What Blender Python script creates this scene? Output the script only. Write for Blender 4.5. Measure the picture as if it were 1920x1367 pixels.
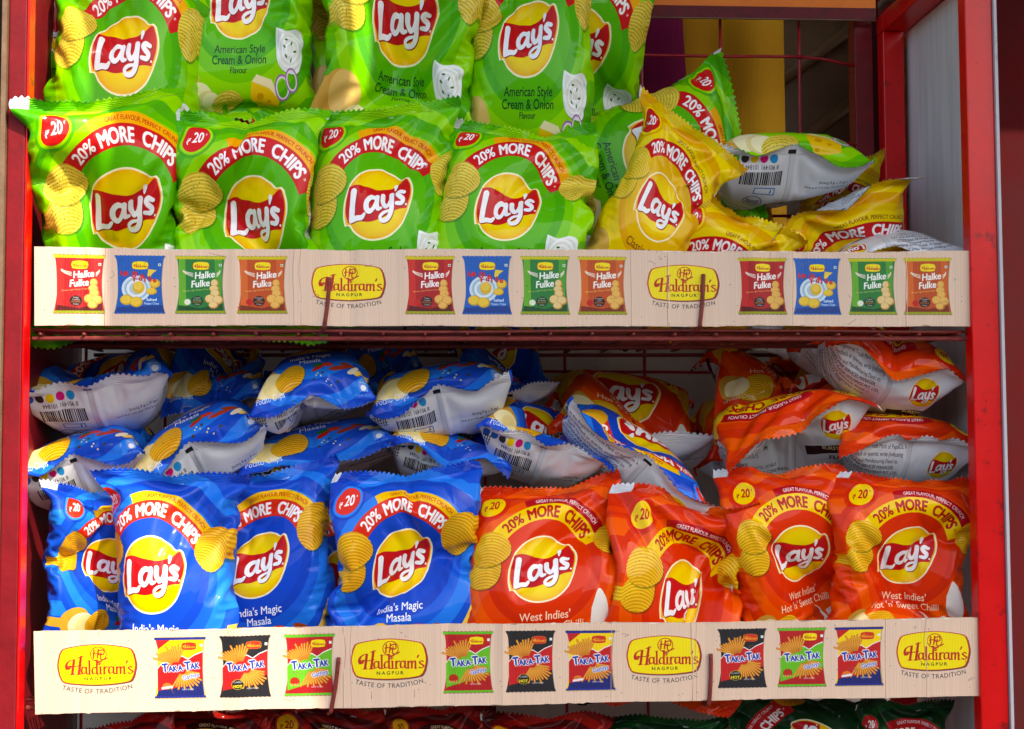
import bpy, math, random
import numpy as np

for o in list(bpy.data.objects): bpy.data.objects.remove(o)
scene = bpy.context.scene
COL = scene.collection

# ---------------------------------------------------------------- camera
CAM = np.array([.4417, -1.5952, 0.0]); YAW, PITCH, ROLL, F = -.0596, .0585, .0041, 2600.0
def rot3(yaw, pitch, roll):
    cy, sy, cp, sp, cr, sr = math.cos(yaw), math.sin(yaw), math.cos(pitch), math.sin(pitch), math.cos(roll), math.sin(roll)
    return (np.array([[cy, -sy, 0], [sy, cy, 0], [0, 0, 1]])@np.array([[1, 0, 0], [0, cp, -sp], [0, sp, cp]])@np.array([[cr, 0, sr], [0, 1, 0], [-sr, 0, cr]]))
RC = rot3(YAW, PITCH, ROLL)
def at(px, py, y):
    """point at depth y (metres behind the rack's front) that the photograph shows at px, py"""
    d = RC@np.array([(px-960)/F, 1, -(py-683.5)/F]); return CAM+d*((y-CAM[1])/d[1])
from mathutils import Matrix, Vector
cd = bpy.data.cameras.new('camera'); cam = bpy.data.objects.new('camera', cd); COL.objects.link(cam)
cam.matrix_world = Matrix([[RC[0, 0], RC[0, 2], -RC[0, 1], CAM[0]], [RC[1, 0], RC[1, 2], -RC[1, 1], CAM[1]], [RC[2, 0], RC[2, 2], -RC[2, 1], CAM[2]], [0, 0, 0, 1]])
cd.lens = 36*F/1920; cd.sensor_width = 36; cd.clip_start = .05; cd.clip_end = 200
scene.camera = cam

# ---------------------------------------------------------------- light
SUN = np.array([.42, -.62, .74]); SUN = SUN/np.linalg.norm(SUN)
world = bpy.data.worlds.new('World'); scene.world = world; world.use_nodes = True
nt = world.node_tree; nt.nodes.clear()
sky = nt.nodes.new('ShaderNodeTexSky'); sky.sky_type = 'NISHITA'; sky.sun_disc = False
sky.sun_elevation = math.asin(SUN[2]); sky.sun_rotation = math.atan2(SUN[0], SUN[1]); sky.dust_density = 2.0; sky.air_density = 1.0
bg = nt.nodes.new('ShaderNodeBackground'); bg.inputs[1].default_value = .098
wo = nt.nodes.new('ShaderNodeOutputWorld'); nt.links.new(sky.outputs[0], bg.inputs[0]); nt.links.new(bg.outputs[0], wo.inputs[0])
sd = bpy.data.lights.new('sun', 'SUN'); sd.energy = 1.6; sd.angle = math.radians(.6); sd.color = (1, .95, .87)
sun = bpy.data.objects.new('sun', sd); COL.objects.link(sun); sun.rotation_euler = Vector(tuple(SUN)).to_track_quat('Z', 'Y').to_euler()
scene.view_settings.view_transform = 'Standard'; scene.view_settings.look = 'None'; scene.view_settings.gamma = 1
scene.view_settings.use_curve_mapping = False; scene.view_settings.exposure = 1.95
scene.view_settings.use_white_balance = True; scene.view_settings.white_balance_temperature = 7300; scene.view_settings.white_balance_tint = 10
# ---------------------------------------------------------------- printed artwork, drawn by code
class Canvas:
    """small scan-line painter: shapes go in as contours, nonzero winding, 3x3 supersampled"""
    def __init__(s, w, h, ox, oy, S, col):
        s.S = S; s.ox = ox; s.oy = oy
        s.W = int(w*S); s.H = int(h*S)
        s.a = np.empty((s.H, s.W, 3), np.float32); s.a[:] = np.array(col, np.float32)/255
    def cover(s, A, B):
        Q = 3; S = s.S
        ax = (A[:, 0]+s.ox)*S; ay = (s.oy-A[:, 1])*S; bx = (B[:, 0]+s.ox)*S; by = (s.oy-B[:, 1])*S
        x0 = int(max(0, min(ax.min(), bx.min())-1)); x1 = int(min(s.W, max(ax.max(), bx.max())+2))
        y0 = int(max(0, min(ay.min(), by.min())-1)); y1 = int(min(s.H, max(ay.max(), by.max())+2))
        if x1 <= x0 or y1 <= y0: return None
        ax = (ax-x0)*Q; bx = (bx-x0)*Q; ay = (ay-y0)*Q; by = (by-y0)*Q
        sg = np.where(by > ay, 1, -1)
        lo = np.minimum(ay, by); hi = np.maximum(ay, by)
        r0 = np.ceil(lo-.5).astype(int); r1 = np.ceil(hi-.5).astype(int)
        n = np.maximum(0, r1-r0)
        if n.sum() == 0: return None
        k = np.repeat(np.arange(len(n)), n)
        r = np.arange(n.sum())-np.repeat(np.cumsum(n)-n, n)+r0[k]
        t = (r+.5-ay[k])/(by-ay)[k]
        xx = ax[k]+t*(bx-ax)[k]
        hh = (y1-y0)*Q; ww = (x1-x0)*Q
        c = np.clip(np.ceil(xx-.5).astype(int), 0, ww)
        ok = (r >= 0) & (r < hh)
        g = np.zeros((hh, ww+1), np.int32)
        np.add.at(g, (r[ok], c[ok]), sg[k][ok])
        m = (np.cumsum(g, 1)[:, :ww] != 0).astype(np.float32)
        m = m.reshape(y1-y0, Q, x1-x0, Q).mean((1, 3))
        return (slice(y0, y1), slice(x0, x1)), m
    def put(s, cv, col, alpha=1.0):
        if cv is None: return
        sl, m = cv
        if callable(col):
            yy, xx = np.mgrid[sl[0], sl[1]]
            c = col(xx/s.S-s.ox, s.oy-yy/s.S)/255
        else: c = np.array(col, np.float32)/255
        m = (m*alpha)[..., None]
        s.a[sl] = s.a[sl]*(1-m)+c*m
    def poly(s, cont, col, alpha=1.0):
        if np.ndim(cont[0][0]) == 0: cont = [cont]
        A = []; B = []
        for p in cont:
            p = np.asarray(p, float); A.append(p); B.append(np.roll(p, -1, 0))
        s.put(s.cover(np.vstack(A), np.vstack(B)), col, alpha)
    def edges(s, AB, col, alpha=1.0): s.put(s.cover(*AB), col, alpha)
    def ell(s, cx, cy, rx, ry, col, rot=0, alpha=1.0): s.poly(ellipse(cx, cy, rx, ry, rot), col, alpha)
    def pen(s, pts, w, col, nib=None, closed=False): s.edges(pen_edges(pts, w, nib), col)
    def text(s, body, x, y, size, col, sx=1.0, bold=0.0, align='C', rot=0.0, shear=0.0, arc=None, flip=False, alpha=1.0, sp=1.0):
        if not body.strip(): return
        A, B = glyphs(body, bold, sp)
        A = A*[size*sx, size]; B = B*[size*sx, size]
        xs = np.concatenate([A[:, 0], B[:, 0]]); off = {'C': (xs.min()+xs.max())/2, 'L': 0, 'R': xs.max()}[align]
        out = []
        for P in (A, B):
            P = P-[off, 0]
            if shear: P = P+np.stack([P[:, 1]*shear, P[:, 1]*0], 1)
            if arc is not None:
                (cx, cy, R, a0) = arc
                th = a0-P[:, 0]/R; rr = R+P[:, 1]
                if R < 0: rr = -R-P[:, 1]; th = a0-P[:, 0]/R
                P = np.stack([cx+rr*np.cos(th), cy+rr*np.sin(th)], 1)
            else:
                c_, s_ = math.cos(rot), math.sin(rot)
                P = np.stack([x+P[:, 0]*c_-P[:, 1]*s_, y+P[:, 0]*s_+P[:, 1]*c_], 1)
            out.append(P)
        s.edges(out, col, alpha)
    def image(s, name):
        im = bpy.data.images.new(name, s.W, s.H)
        px = np.ones((s.H, s.W, 4), np.float32); px[..., :3] = np.clip(s.a[::-1], 0, 1)
        im.pixels.foreach_set(px.ravel()); im.update(); im.pack()
        return im

def ellipse(cx, cy, rx, ry, rot=0, n=64):
    t = np.linspace(0, 2*np.pi, n, endpoint=False); x = rx*np.cos(t); y = ry*np.sin(t)
    return np.stack([cx+x*math.cos(rot)-y*math.sin(rot), cy+x*math.sin(rot)+y*math.cos(rot)], 1)

_gl = {}
def glyphs(body, bold, sp=1.0):
    key = (body, bold, sp)
    if key not in _gl:
        cu = bpy.data.curves.new('lettering', 'FONT'); cu.body = body; cu.resolution_u = 4; cu.space_character = sp
        ob = bpy.data.objects.new('lettering', cu); me = bpy.data.meshes.new_from_object(ob)
        me.calc_loop_triangles()
        v = np.array([q.co[:2] for q in me.vertices]).reshape(-1, 2); A = []; B = []
        t = np.array([q.vertices[:] for q in me.loop_triangles])
        a, b, c = v[t[:, 0]], v[t[:, 1]], v[t[:, 2]]
        ar = (b[:, 0]-a[:, 0])*(c[:, 1]-a[:, 1])-(b[:, 1]-a[:, 1])*(c[:, 0]-a[:, 0])
        f = ar < 0; b2 = b.copy(); b2[f] = c[f]; c2 = c.copy(); c2[f] = b[f]
        A = np.vstack([a, b2, c2]); B = np.vstack([b2, c2, a])
        if bold > .006:
            sh = [bold*np.array([math.cos(k*math.pi/3), .8*math.sin(k*math.pi/3)]) for k in range(6)]
            A, B = np.vstack([A+q for q in sh]), np.vstack([B+q for q in sh])
        _gl[key] = (A, B)
        bpy.data.objects.remove(ob); bpy.data.curves.remove(cu); bpy.data.meshes.remove(me)
    return _gl[key]

def spline(pts, n=10):
    p = np.asarray(pts, float)
    if len(p) < 3: 
        t = np.linspace(0, 1, n)[:, None]; return p[0]*(1-t)+p[-1]*t
    q = np.vstack([2*p[0]-p[1], p, 2*p[-1]-p[-2]]); out = []
    for i in range(1, len(q)-2):
        for t in np.linspace(0, 1, n, endpoint=(i == len(q)-3)):
            a, b, c, d = q[i-1], q[i], q[i+1], q[i+2]
            out.append(.5*((2*b)+(-a+c)*t+(2*a-5*b+4*c-d)*t*t+(-a+3*b-3*c+d)*t**3))
    return np.array(out)

def pen_edges(pts, w, nib=None):
    """stroke of a round or flat (nib=(a,b,angle)) pen whose width may vary along it"""
    p = spline(pts); n = len(p)
    w = np.interp(np.linspace(0, 1, n), np.linspace(0, 1, len(np.atleast_1d(w))), np.atleast_1d(w))
    base = ellipse(0, 0, 1, 1, n=14) if nib is None else ellipse(0, 0, nib[0], nib[1], nib[2], n=14)
    A = []; B = []
    # densify and stamp convex pieces (hull of two neighbouring stamps)
    for i in range(n-1):
        m = np.vstack([base*w[i]+p[i], base*w[i+1]+p[i+1]])
        h = hull(m); A.append(h); B.append(np.roll(h, -1, 0))
    return np.vstack(A), np.vstack(B)

def hull(P):
    P = P[np.lexsort((P[:, 1], P[:, 0]))]; L = P.tolist()
    def half(it):
        o = []
        for q in it:
            while len(o) > 1 and (o[-1][0]-o[-2][0])*(q[1]-o[-2][1])-(o[-1][1]-o[-2][1])*(q[0]-o[-2][0]) <= 0: o.pop()
            o.append(q)
        return o[:-1]
    return np.array(half(L)+half(L[::-1]))

def xf(AB, f): return f(AB[0]), f(AB[1])
def sector(cx, cy, r0, r1, a0, a1, n=60):
    t = np.linspace(a0, a1, n)
    o = np.stack([cx+r1*np.cos(t), cy+r1*np.sin(t)], 1); i = np.stack([cx+r0*np.cos(t), cy+r0*np.sin(t)], 1)
    return np.vstack([o, i[::-1]])

def crisp(cv, cx, cy, rx, ry, rot, seed, lo=(214, 158, 28), hi=(250, 212, 82), speck=(120, 95, 20), pitch=5.0, ns=40):
    rg = np.random.RandomState(seed); t = np.linspace(0, 2*np.pi, 60, endpoint=False)
    r = 1+.07*np.sin(2*t+rg.rand()*6)+.05*np.sin(3*t+rg.rand()*6)+.012*np.sin(23*t)
    x = rx*r*np.cos(t); y = ry*r*np.sin(t); c, s = math.cos(rot), math.sin(rot)
    P = np.stack([cx+x*c-y*s, cy+x*s+y*c], 1)
    ra = rot+1.2+rg.rand()*.5
    hi_ = np.array(hi, np.float32); lo_ = np.array(lo, np.float32)
    def col(X, Y):
        U = (X-cx)*math.cos(ra)+(Y-cy)*math.sin(ra); V = -(X-cx)*math.sin(ra)+(Y-cy)*math.cos(ra)
        k = .5+.5*np.sin((U+.012*V*V)*2*np.pi/pitch)
        k = (k*.75+.25*(.5+.5*np.sin(U*.09+V*.05)))[..., None]
        return lo_*(1-k)+hi_*k
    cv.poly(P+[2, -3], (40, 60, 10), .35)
    cv.poly(P, col)
    for i in range(ns):
        a = rg.rand()*6.28; q = math.sqrt(rg.rand())*.88
        X = rx*q*math.cos(a); Y = ry*q*math.sin(a)
        cv.ell(cx+X*c-Y*s, cy+X*s+Y*c, .5+rg.rand()*.7, .4+rg.rand()*.5, speck, rg.rand()*3, .8)

def logo(cv, cx, cy, k=1.0, rot=0.0, red=(205, 22, 28), yel=(250, 220, 14), org=(246, 170, 14), rim=(255, 244, 200)):
    cr, sr = math.cos(rot), math.sin(rot)
    def T(P):
        P = np.asarray(P, float)*k; return np.stack([cx+P[:, 0]*cr-P[:, 1]*sr, cy+P[:, 0]*sr+P[:, 1]*cr], 1)
    out = np.vstack([spline([(-58, 18), (-52, 32), (-36, 48), (-12, 58), (12, 58), (32, 50), (42, 43), (50, 44), (56, 40)]),
                     spline([(56, 40), (62, 22), (62, 4), (55, -20)]), spline([(55, -20), (44, -40), (24, -55), (0, -60), (-22, -57), (-40, -47), (-50, -36), (-58, -36)]),
                     spline([(-58, -36), (-62, -20), (-62, 0), (-58, 18)])])
    cv.poly(T(out*1.035), rim)
    yel_ = np.array(yel, np.float32); org_ = np.array(org, np.float32)
    def grad(X, Y):
        d = np.clip(((X-cx)**2+(Y-cy)**2)/(58*k)**2, 0, 1)[..., None]**4
        return yel_*(1-d*.75)+org_*d*.75
    cv.poly(T(out*.985), grad)
    ban = np.vstack([spline([(-56, 25), (-40, 28), (-14, 23), (12, 22), (34, 30), (46, 40), (52, 42)]), spline([(52, 42), (59, 24), (59, 6), (53, -15)]),
                     spline([(53, -15), (34, -17), (12, -27), (-12, -33), (-34, -31), (-54, -32)]), spline([(-54, -32), (-60, -14), (-59, 8), (-56, 25)])])
    cv.poly(T(ban), red)
    a = .16; ca, sa = math.cos(a), math.sin(a)
    strokes = [([(-39, 21), (-43, 0), (-46, -20)], [5.6, 5.0, 5.2]), ([(-47, -21.5), (-38, -20), (-30, -21), (-25, -17)], [4.2, 4.4, 4.2, 2.6]),
        ([(-1.5, 4.5), (-11, 7), (-19, 1), (-21, -9), (-16.5, -15), (-10, -12), (-4, -2)], [3.3, 4.4, 4.8, 4.8, 4.2, 3.6, 3]), ([(-1, 6), (-3.5, -7), (-2, -14), (3, -14)], [4.4, 4.4, 4, 2.4]),
        ([(9, 6), (7.5, -5), (11, -13), (17, -10), (21, -2)], [4.6, 4.6, 4.2, 3.4, 3]), ([(24, 6.5), (21.5, -8), (19, -22), (12, -32), (3, -33), (0, -27), (6, -22.5), (15, -21)], [4.7, 4.6, 4.3, 4, 3.6, 3, 2.8, 2.2]),
        ([(44, 3), (37, 6), (33, 2.5), (36.5, -3), (40.5, -8), (37, -13.5), (29, -12)], [3.4, 4, 4, 4.4, 4, 3.8, 3.2]), ([(33.5, 22), (31, 13.5)], [3.8, 1.6])]
    for shadow in (1, 0):
        for pts, w in strokes:
            P = np.array(pts, float); P = np.stack([P[:, 0]*ca-P[:, 1]*sa, P[:, 0]*sa+P[:, 1]*ca+1.5], 1)
            P = P*[1.12, 1.06]+[0, 0]+([1.4, -1.6] if shadow else [0, 0])
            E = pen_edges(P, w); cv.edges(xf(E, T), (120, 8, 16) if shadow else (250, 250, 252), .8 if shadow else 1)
    cv.ell(*(T([(52, -9)])[0]), 1.8*k, 1.8*k, (250, 250, 250))

FL = dict(
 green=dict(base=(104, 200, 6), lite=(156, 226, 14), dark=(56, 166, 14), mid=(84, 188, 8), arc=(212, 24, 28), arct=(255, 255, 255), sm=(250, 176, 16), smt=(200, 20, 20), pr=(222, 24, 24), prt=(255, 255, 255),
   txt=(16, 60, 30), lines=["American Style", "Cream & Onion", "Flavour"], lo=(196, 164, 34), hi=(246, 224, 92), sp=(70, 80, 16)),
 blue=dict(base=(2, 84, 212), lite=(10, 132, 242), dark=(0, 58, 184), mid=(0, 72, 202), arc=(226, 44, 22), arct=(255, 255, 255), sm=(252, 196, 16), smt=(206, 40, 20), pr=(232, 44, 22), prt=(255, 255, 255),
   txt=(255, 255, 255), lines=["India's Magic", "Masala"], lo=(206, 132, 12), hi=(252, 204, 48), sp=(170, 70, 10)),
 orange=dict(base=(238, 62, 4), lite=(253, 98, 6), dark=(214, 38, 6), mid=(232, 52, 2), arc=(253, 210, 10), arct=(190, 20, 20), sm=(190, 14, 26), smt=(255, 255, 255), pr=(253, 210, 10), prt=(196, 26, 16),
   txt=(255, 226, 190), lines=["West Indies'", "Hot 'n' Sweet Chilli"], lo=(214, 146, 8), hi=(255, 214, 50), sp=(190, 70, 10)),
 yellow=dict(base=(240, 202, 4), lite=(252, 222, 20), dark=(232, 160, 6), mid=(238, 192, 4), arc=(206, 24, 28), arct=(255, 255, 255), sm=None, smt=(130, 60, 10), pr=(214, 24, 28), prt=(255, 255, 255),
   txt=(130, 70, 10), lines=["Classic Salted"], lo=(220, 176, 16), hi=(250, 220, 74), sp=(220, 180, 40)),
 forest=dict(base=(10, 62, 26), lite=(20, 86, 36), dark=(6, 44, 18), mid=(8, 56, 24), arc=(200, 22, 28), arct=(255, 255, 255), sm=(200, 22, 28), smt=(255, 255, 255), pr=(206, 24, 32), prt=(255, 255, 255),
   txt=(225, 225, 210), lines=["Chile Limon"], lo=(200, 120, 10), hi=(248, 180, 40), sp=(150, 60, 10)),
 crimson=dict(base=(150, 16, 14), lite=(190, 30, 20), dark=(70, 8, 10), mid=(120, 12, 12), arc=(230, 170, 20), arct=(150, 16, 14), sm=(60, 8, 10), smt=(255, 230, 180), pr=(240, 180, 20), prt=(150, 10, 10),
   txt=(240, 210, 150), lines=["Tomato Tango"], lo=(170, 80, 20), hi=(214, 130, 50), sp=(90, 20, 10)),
)
AW, AH = 284.0, 380.0

def front_art(name):
    f = FL[name]; S = 2.6; c = Canvas(AW, AH, AW/2, AH/2, S, f['base']); cy = 10
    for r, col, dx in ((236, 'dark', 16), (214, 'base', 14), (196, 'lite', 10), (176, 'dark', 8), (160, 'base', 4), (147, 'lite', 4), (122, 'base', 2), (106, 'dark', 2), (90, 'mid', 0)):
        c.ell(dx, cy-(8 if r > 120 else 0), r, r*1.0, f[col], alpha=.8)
    # the ribbon of the offer
    if f['sm']: c.poly(sector(2, cy+2, 118, 137, 2.02 if name != 'orange' else 1.95, .52), f['sm'])
    c.text('GREAT FLAVOUR, PERFECT CRUNCH', 0, 0, 10.5, f['smt'], sx=.76, bold=.012, arc=(2, cy+2, 124, 1.26))
    c.poly(sector(0, cy, 90, 121, 2.55, .42), f['arc'])
    c.text('20%', 0, 0, 28, f['arct'], sx=.74, bold=.03, arc=(0, cy, 96, 2.21))
    c.text('MORE', 0, 0, 30, f['arct'], sx=.68, bold=.045, arc=(0, cy, 95, 1.66))
    c.text('CHIPS', 0, 0, 30, f['arct'], sx=.72, bold=.045, arc=(0, cy, 95, .95))
    c.text('=', 0, 0, 10, f['arct'], sx=.7, bold=.02, arc=(0, cy, 104, .59))
    # price
    c.ell(-109, cy+124, 33, 33, f['dark'], alpha=.7); c.ell(-109, cy+124, 28, 28, f['lite'] if name != 'orange' else (226, 30, 10)); c.ell(-109, cy+124, 23.5, 23.5, f['pr'])
    c.text('20', -106, cy+116, 26, f['prt'], sx=.72, bold=.03); c.text('₹', -122, cy+113, 15, f['prt'], sx=.8, bold=.02)
    c.text("'", -93, cy+122, 14, f['prt'], bold=.01)
    kw = dict(lo=f['lo'], hi=f['hi'], speck=f['sp'], pitch=5.4)
    if name == 'blue': crisp(c, 114, cy+48, 32, 46, -.25, 5, ns=14, **kw)
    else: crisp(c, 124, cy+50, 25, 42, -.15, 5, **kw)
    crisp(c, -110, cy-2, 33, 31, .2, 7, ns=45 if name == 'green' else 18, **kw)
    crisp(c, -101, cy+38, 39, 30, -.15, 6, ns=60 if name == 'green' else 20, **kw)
    # bottom art
    if name == 'green':
        P = spline([(78, -40), (98, -46), (122, -42), (137, -52), (134, -84), (122, -108), (98, -106), (82, -92), (76, -62), (78, -40)])
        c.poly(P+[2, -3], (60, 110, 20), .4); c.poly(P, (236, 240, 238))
        c.poly((P-[107, -74])*.84+[107, -74], (214, 224, 216))
        for r in (26, 18, 10): c.ell(107, -74, r, r*1.05, (246, 248, 244)); c.ell(107, -74, r-3, (r-3)*1.02, (226, 230, 224))
        for i, (x, y) in enumerate(((100, -60), (110, -66), (98, -84), (116, -78), (108, -90), (95, -70))): c.ell(x, y, 3.4, 1.5, (40, 110, 30), i*1.1)
        c.poly([(30, -118), (66, -128), (88, -146), (86, -162), (42, -168), (28, -140)], (246, 198, 22)); c.poly([(30, -118), (66, -128), (88, -146), (70, -116), (40, -108)], (250, 232, 180))
        for q in ((48, -140, 7), (66, -148, 4), (44, -158, 4)): c.ell(q[0], q[1], q[2], q[2]*.8, (222, 160, 10))
        for q in ((92, -128, 15, 20), (110, -118, 12, 18)):
            for w_ in ((1.0, (170, 110, 170)), (.84, (240, 230, 240))): c.poly([ellipse(q[0], q[1], q[2]*w_[0], q[3]*w_[0], .3), ellipse(q[0], q[1], q[2]*.66, q[3]*.7, .3)[::-1]], w_[1])
        c.ell(-112, -118, 36, 44, (214, 162, 70), .3); c.ell(-106, -112, 30, 38, (232, 190, 104), .3)
        c.ell(-76, -142, 28, 24, (250, 240, 190)); c.ell(-58, -150, 24, 20, (238, 218, 150)); c.ell(-52, -150, 21, 17, (250, 240, 190))
        crisp(c, -22, -152, 34, 20, .2, 9, **kw)
    elif name == 'blue':
        P = np.vstack([spline([(158, -14), (146, -62), (132, -96), (112, -124), (96, -134)]), spline([(106, -140), (124, -130), (142, -106), (153, -74), (160, -30)])])
        c.poly(P, (214, 160, 40)); c.poly(np.vstack([P[:len(P)//2], P[:len(P)//2][::-1]+[6, -5]]), (250, 214, 90))
        c.ell(-106, -128, 40, 26, (214, 160, 50), .35); c.ell(-88, -134, 34, 23, (250, 236, 180), .3); c.ell(-72, -138, 30, 24, (246, 224, 150), .2)
        crisp(c, -40, -130, 32, 28, .3, 12, ns=16, **kw)
        for i, q in enumerate(((22, -120, 16, 5, .5, (208, 30, 20)), (40, -112, 14, 6, -.1, (230, 60, 20)), (66, -122, 22, 6, .2, (190, 60, 30)), (20, -112, 12, 5, .2, (30, 120, 40)), (96, -128, 14, 6, .5, (240, 230, 200)), (84, -114, 16, 5, -.4, (170, 60, 20)))): c.ell(*q[:4], q[5], q[4])
        for i, q in enumerate(((10, -146), (26, -140), (40, -146), (30, -134), (20, -134), (46, -156), (62, -150), (36, -150), (16, -138))): c.ell(q[0], q[1], 3.2 if i % 3 == 0 else 1.7, 2.4 if i % 3 == 0 else 1.5, (70, 60, 50) if i % 3 == 0 else (236, 214, 140))
        c.text('Potato Chips', -88, -164, 15, (236, 240, 250), sx=.8, bold=.005)
        c.poly([(106, -166), (124, -166), (126, -150), (115, -140), (104, -150)], (90, 150, 236)); c.ell(115, -160, 6, 5, (240, 240, 250)); c.text('Energy', 115, -152, 5, (230, 240, 255)); c.text('of adults RDA', 112, -173, 6, (120, 170, 240))
    elif name == 'orange':
        P = spline([(88, -70), (100, -40), (112, -52), (120, -80), (118, -112), (96, -116), (88, -100), (88, -70)]); c.poly(P, (240, 236, 226))
        c.poly([(60, -120), (84, -112), (96, -128), (84, -148), (62, -146)], (240, 232, 220))
        c.ell(40, -128, 13, 24, (246, 238, 220), .5); c.ell(34, -124, 11, 20, (210, 60, 20), .5)
        c.pen([(-4, -132), (20, -150), (60, -158), (110, -150)], [3, 8, 7, 2], (170, 14, 16)); c.ell(112, -149, 8, 4, (40, 120, 40))
        crisp(c, -60, -140, 38, 32, .2, 12, ns=20, **kw); c.ell(-104, -128, 30, 30, (214, 162, 60)); c.ell(-96, -132, 26, 24, (250, 236, 180))
        c.text('Potato Chips', -90, -164, 13, (255, 230, 200), sx=.8)
    elif name == 'yellow':
        c.ell(-104, -120, 34, 40, (222, 172, 70), .3); c.ell(-80, -138, 28, 24, (250, 240, 190)); crisp(c, -30, -146, 40, 28, .2, 9, **kw)
        crisp(c, 66, -120, 40, 46, .5, 14, **kw)
    else:
        crisp(c, -40, -140, 40, 34, .2, 9, **kw); crisp(c, -84, -128, 34, 30, .2, 8, **kw); c.ell(80, -130, 30, 30, (230, 200, 120))
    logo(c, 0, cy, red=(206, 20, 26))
    ys = {1: [-80], 2: [-82, -101], 3: [-76, -93, -106]}[len(f['lines'])]
    for i, l in enumerate(f['lines']):
        sz = 20.5 if len(f['lines']) < 3 else (19, 19, 13)[i]
        c.text(l, 4, ys[i], sz, f['txt'], sx=.88, bold=.012)
    # pale margins that wrap to the back
    c.poly([(-150, 206), (-133, 206), (-139, 176), (-150, 172)], (232, 234, 238))
    return c

def back_art(name):
    f = FL[name]; rg = np.random.RandomState(3); S = 2.6; c = Canvas(AW, AH, AW/2, AH/2, S, (226, 229, 233)); ink = (40, 42, 50)
    c.poly([(-150, 206), (-137, 206), (-137, -206), (-150, -206)], f['base']); c.poly([(150, 206), (136, 206), (136, -206), (150, -206)], f['mid'])
    # contact details, left of the fin seal
    L = ["is the Registered Trade Mark of PepsiCo, Inc.", "For feedback or queries, write (indicating", "Batch No. and Manufacturing Date) to:", "CONSUMER SERVICES MANAGER,", "PEPSICO INDIA HOLDINGS PVT. LTD.,", "DLF QUTAB ENCLAVE, PHASE -1,", "GURGAON, HARYANA, INDIA", "PH: 1800 22 4020", "", "FEEDBACK@PEPSICO.COM", "POTATO CHIPS (15.1)", "Nutritional Facts", "INGREDIENTS: POTATO, EDIBLE", "VEGETABLE OIL, SPICES & CONDIMENTS"]
    for i, l in enumerate(L): c.text(l, -130, 164-i*11.5, 9.6, ink, sx=.74, bold=.012 if i in (3, 4, 9) else .003, align='L')
    for i in range(12): c.text("values per 100 g product serving energy fat protein carbo"[i*2:i*2+38], -128, 4-i*7, 6.2, (110, 112, 120), sx=.8, align='L')
    # fin seam
    c.poly([(-6, 205), (6, 205), (6, -205), (-6, -205)], (216, 219, 224)); c.poly([(4.6, 205), (6, 205), (6, -205), (4.6, -205)], (180, 184, 192)); c.poly([(-6, 205), (-5.2, 205), (-5.2, -205), (-6, -205)], (240, 242, 245))
    # small emblem, dark flash
    logo(c, 72, 140, .42)
    P = spline([(20, 80), (60, 98), (104, 104), (150, 100)]); P2 = spline([(150, 82), (104, 84), (60, 78), (24, 60)]); c.poly(np.vstack([P, P2]), (56, 26, 30))
    c.text('BURSTING WITH', 84, 90, 12, (250, 232, 170), bold=.02, sx=.8, rot=.1); c.text('FLAVOUR', 90, 64, 15, (56, 26, 30), bold=.03, sx=.9, rot=.06)
    c.poly([(132, 164), (148, 164), (148, 180), (132, 180)], (30, 90, 50)); c.poly([(134, 166), (146, 166), (146, 178), (134, 178)], (238, 240, 240)); c.ell(140, 172, 4, 4, (20, 110, 50))
    for k, (cx, cy) in enumerate(((92, 24), (92, -30))):
        c.poly([ellipse(cx, cy, 46, 26), ellipse(cx, cy, 44.6, 24.6)[::-1]], ink)
        for i, l in enumerate(("Top quality potatoes", "hand selected farms", "and sealed for their", "goodness & taste")): c.text(l, cx, cy+10-i*8, 7.5, ink, sx=.8)
    # printer's colour spots, bar code at the foot (seen upside down when the bag is tipped over)
    for i, q in enumerate(((20, 150, 215), (226, 26, 130), (246, 206, 10), (60, 48, 50), (36, 104, 190) if name != 'green' else (90, 180, 40), (30, 80, 170) if name != 'green' else (90, 180, 40))):
        c.ell(34+i*17, -171, 7, 7, q)
    x = 16
    while x < 92:
        w = rg.choice([.9, 1.5, 2.4]); c.poly([(x, -150), (x+w, -150), (x+w, -126), (x, -126)], (16, 16, 22)); x += w+rg.choice([.9, 1.3, 2.0])
    c.text('8 901491 101844', 54, -161, 10, ink, sx=.84)
    c.poly([(24, -121), (62, -121), (62, -106), (24, -106)], (70, 130, 200)); c.poly([(26, -119), (60, -119), (60, -108), (26, -108)], (232, 236, 240)); c.text('f', 32, -118, 12, (30, 90, 180), bold=.03)
    c.poly([ellipse(58, -84, 17, 17), ellipse(58, -84, 15.6, 15.6)[::-1]], ink)
    for i in range(5): c.pen([(46, -78-i*3), (58, -74-i*3), (70, -80-i*3)], .6, ink)
    for i in range(6): c.poly([(108+i*5, -168), (109.6+i*5, -168), (111+i*4, -144), (109.6+i*4, -144)], ink)
    for i in range(4): c.poly([(106, -166+i*6), (136, -166+i*6), (136, -165+i*6), (106, -165+i*6)], ink)
    c.text('(40 g + 8 g Extra)', -80, -134, 9, ink, sx=.8); c.text('NET QTY.  MFD & PKD  MRP (incl. of all taxes)', -80, -122, 6.4, ink, sx=.8)
    c.poly([(-4, 184), (10, 184), (10, 178), (-4, 178)], (30, 30, 34)); c.poly([(-4, -184), (10, -184), (10, -177), (-4, -177)], (30, 30, 34))
    return c

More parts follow.
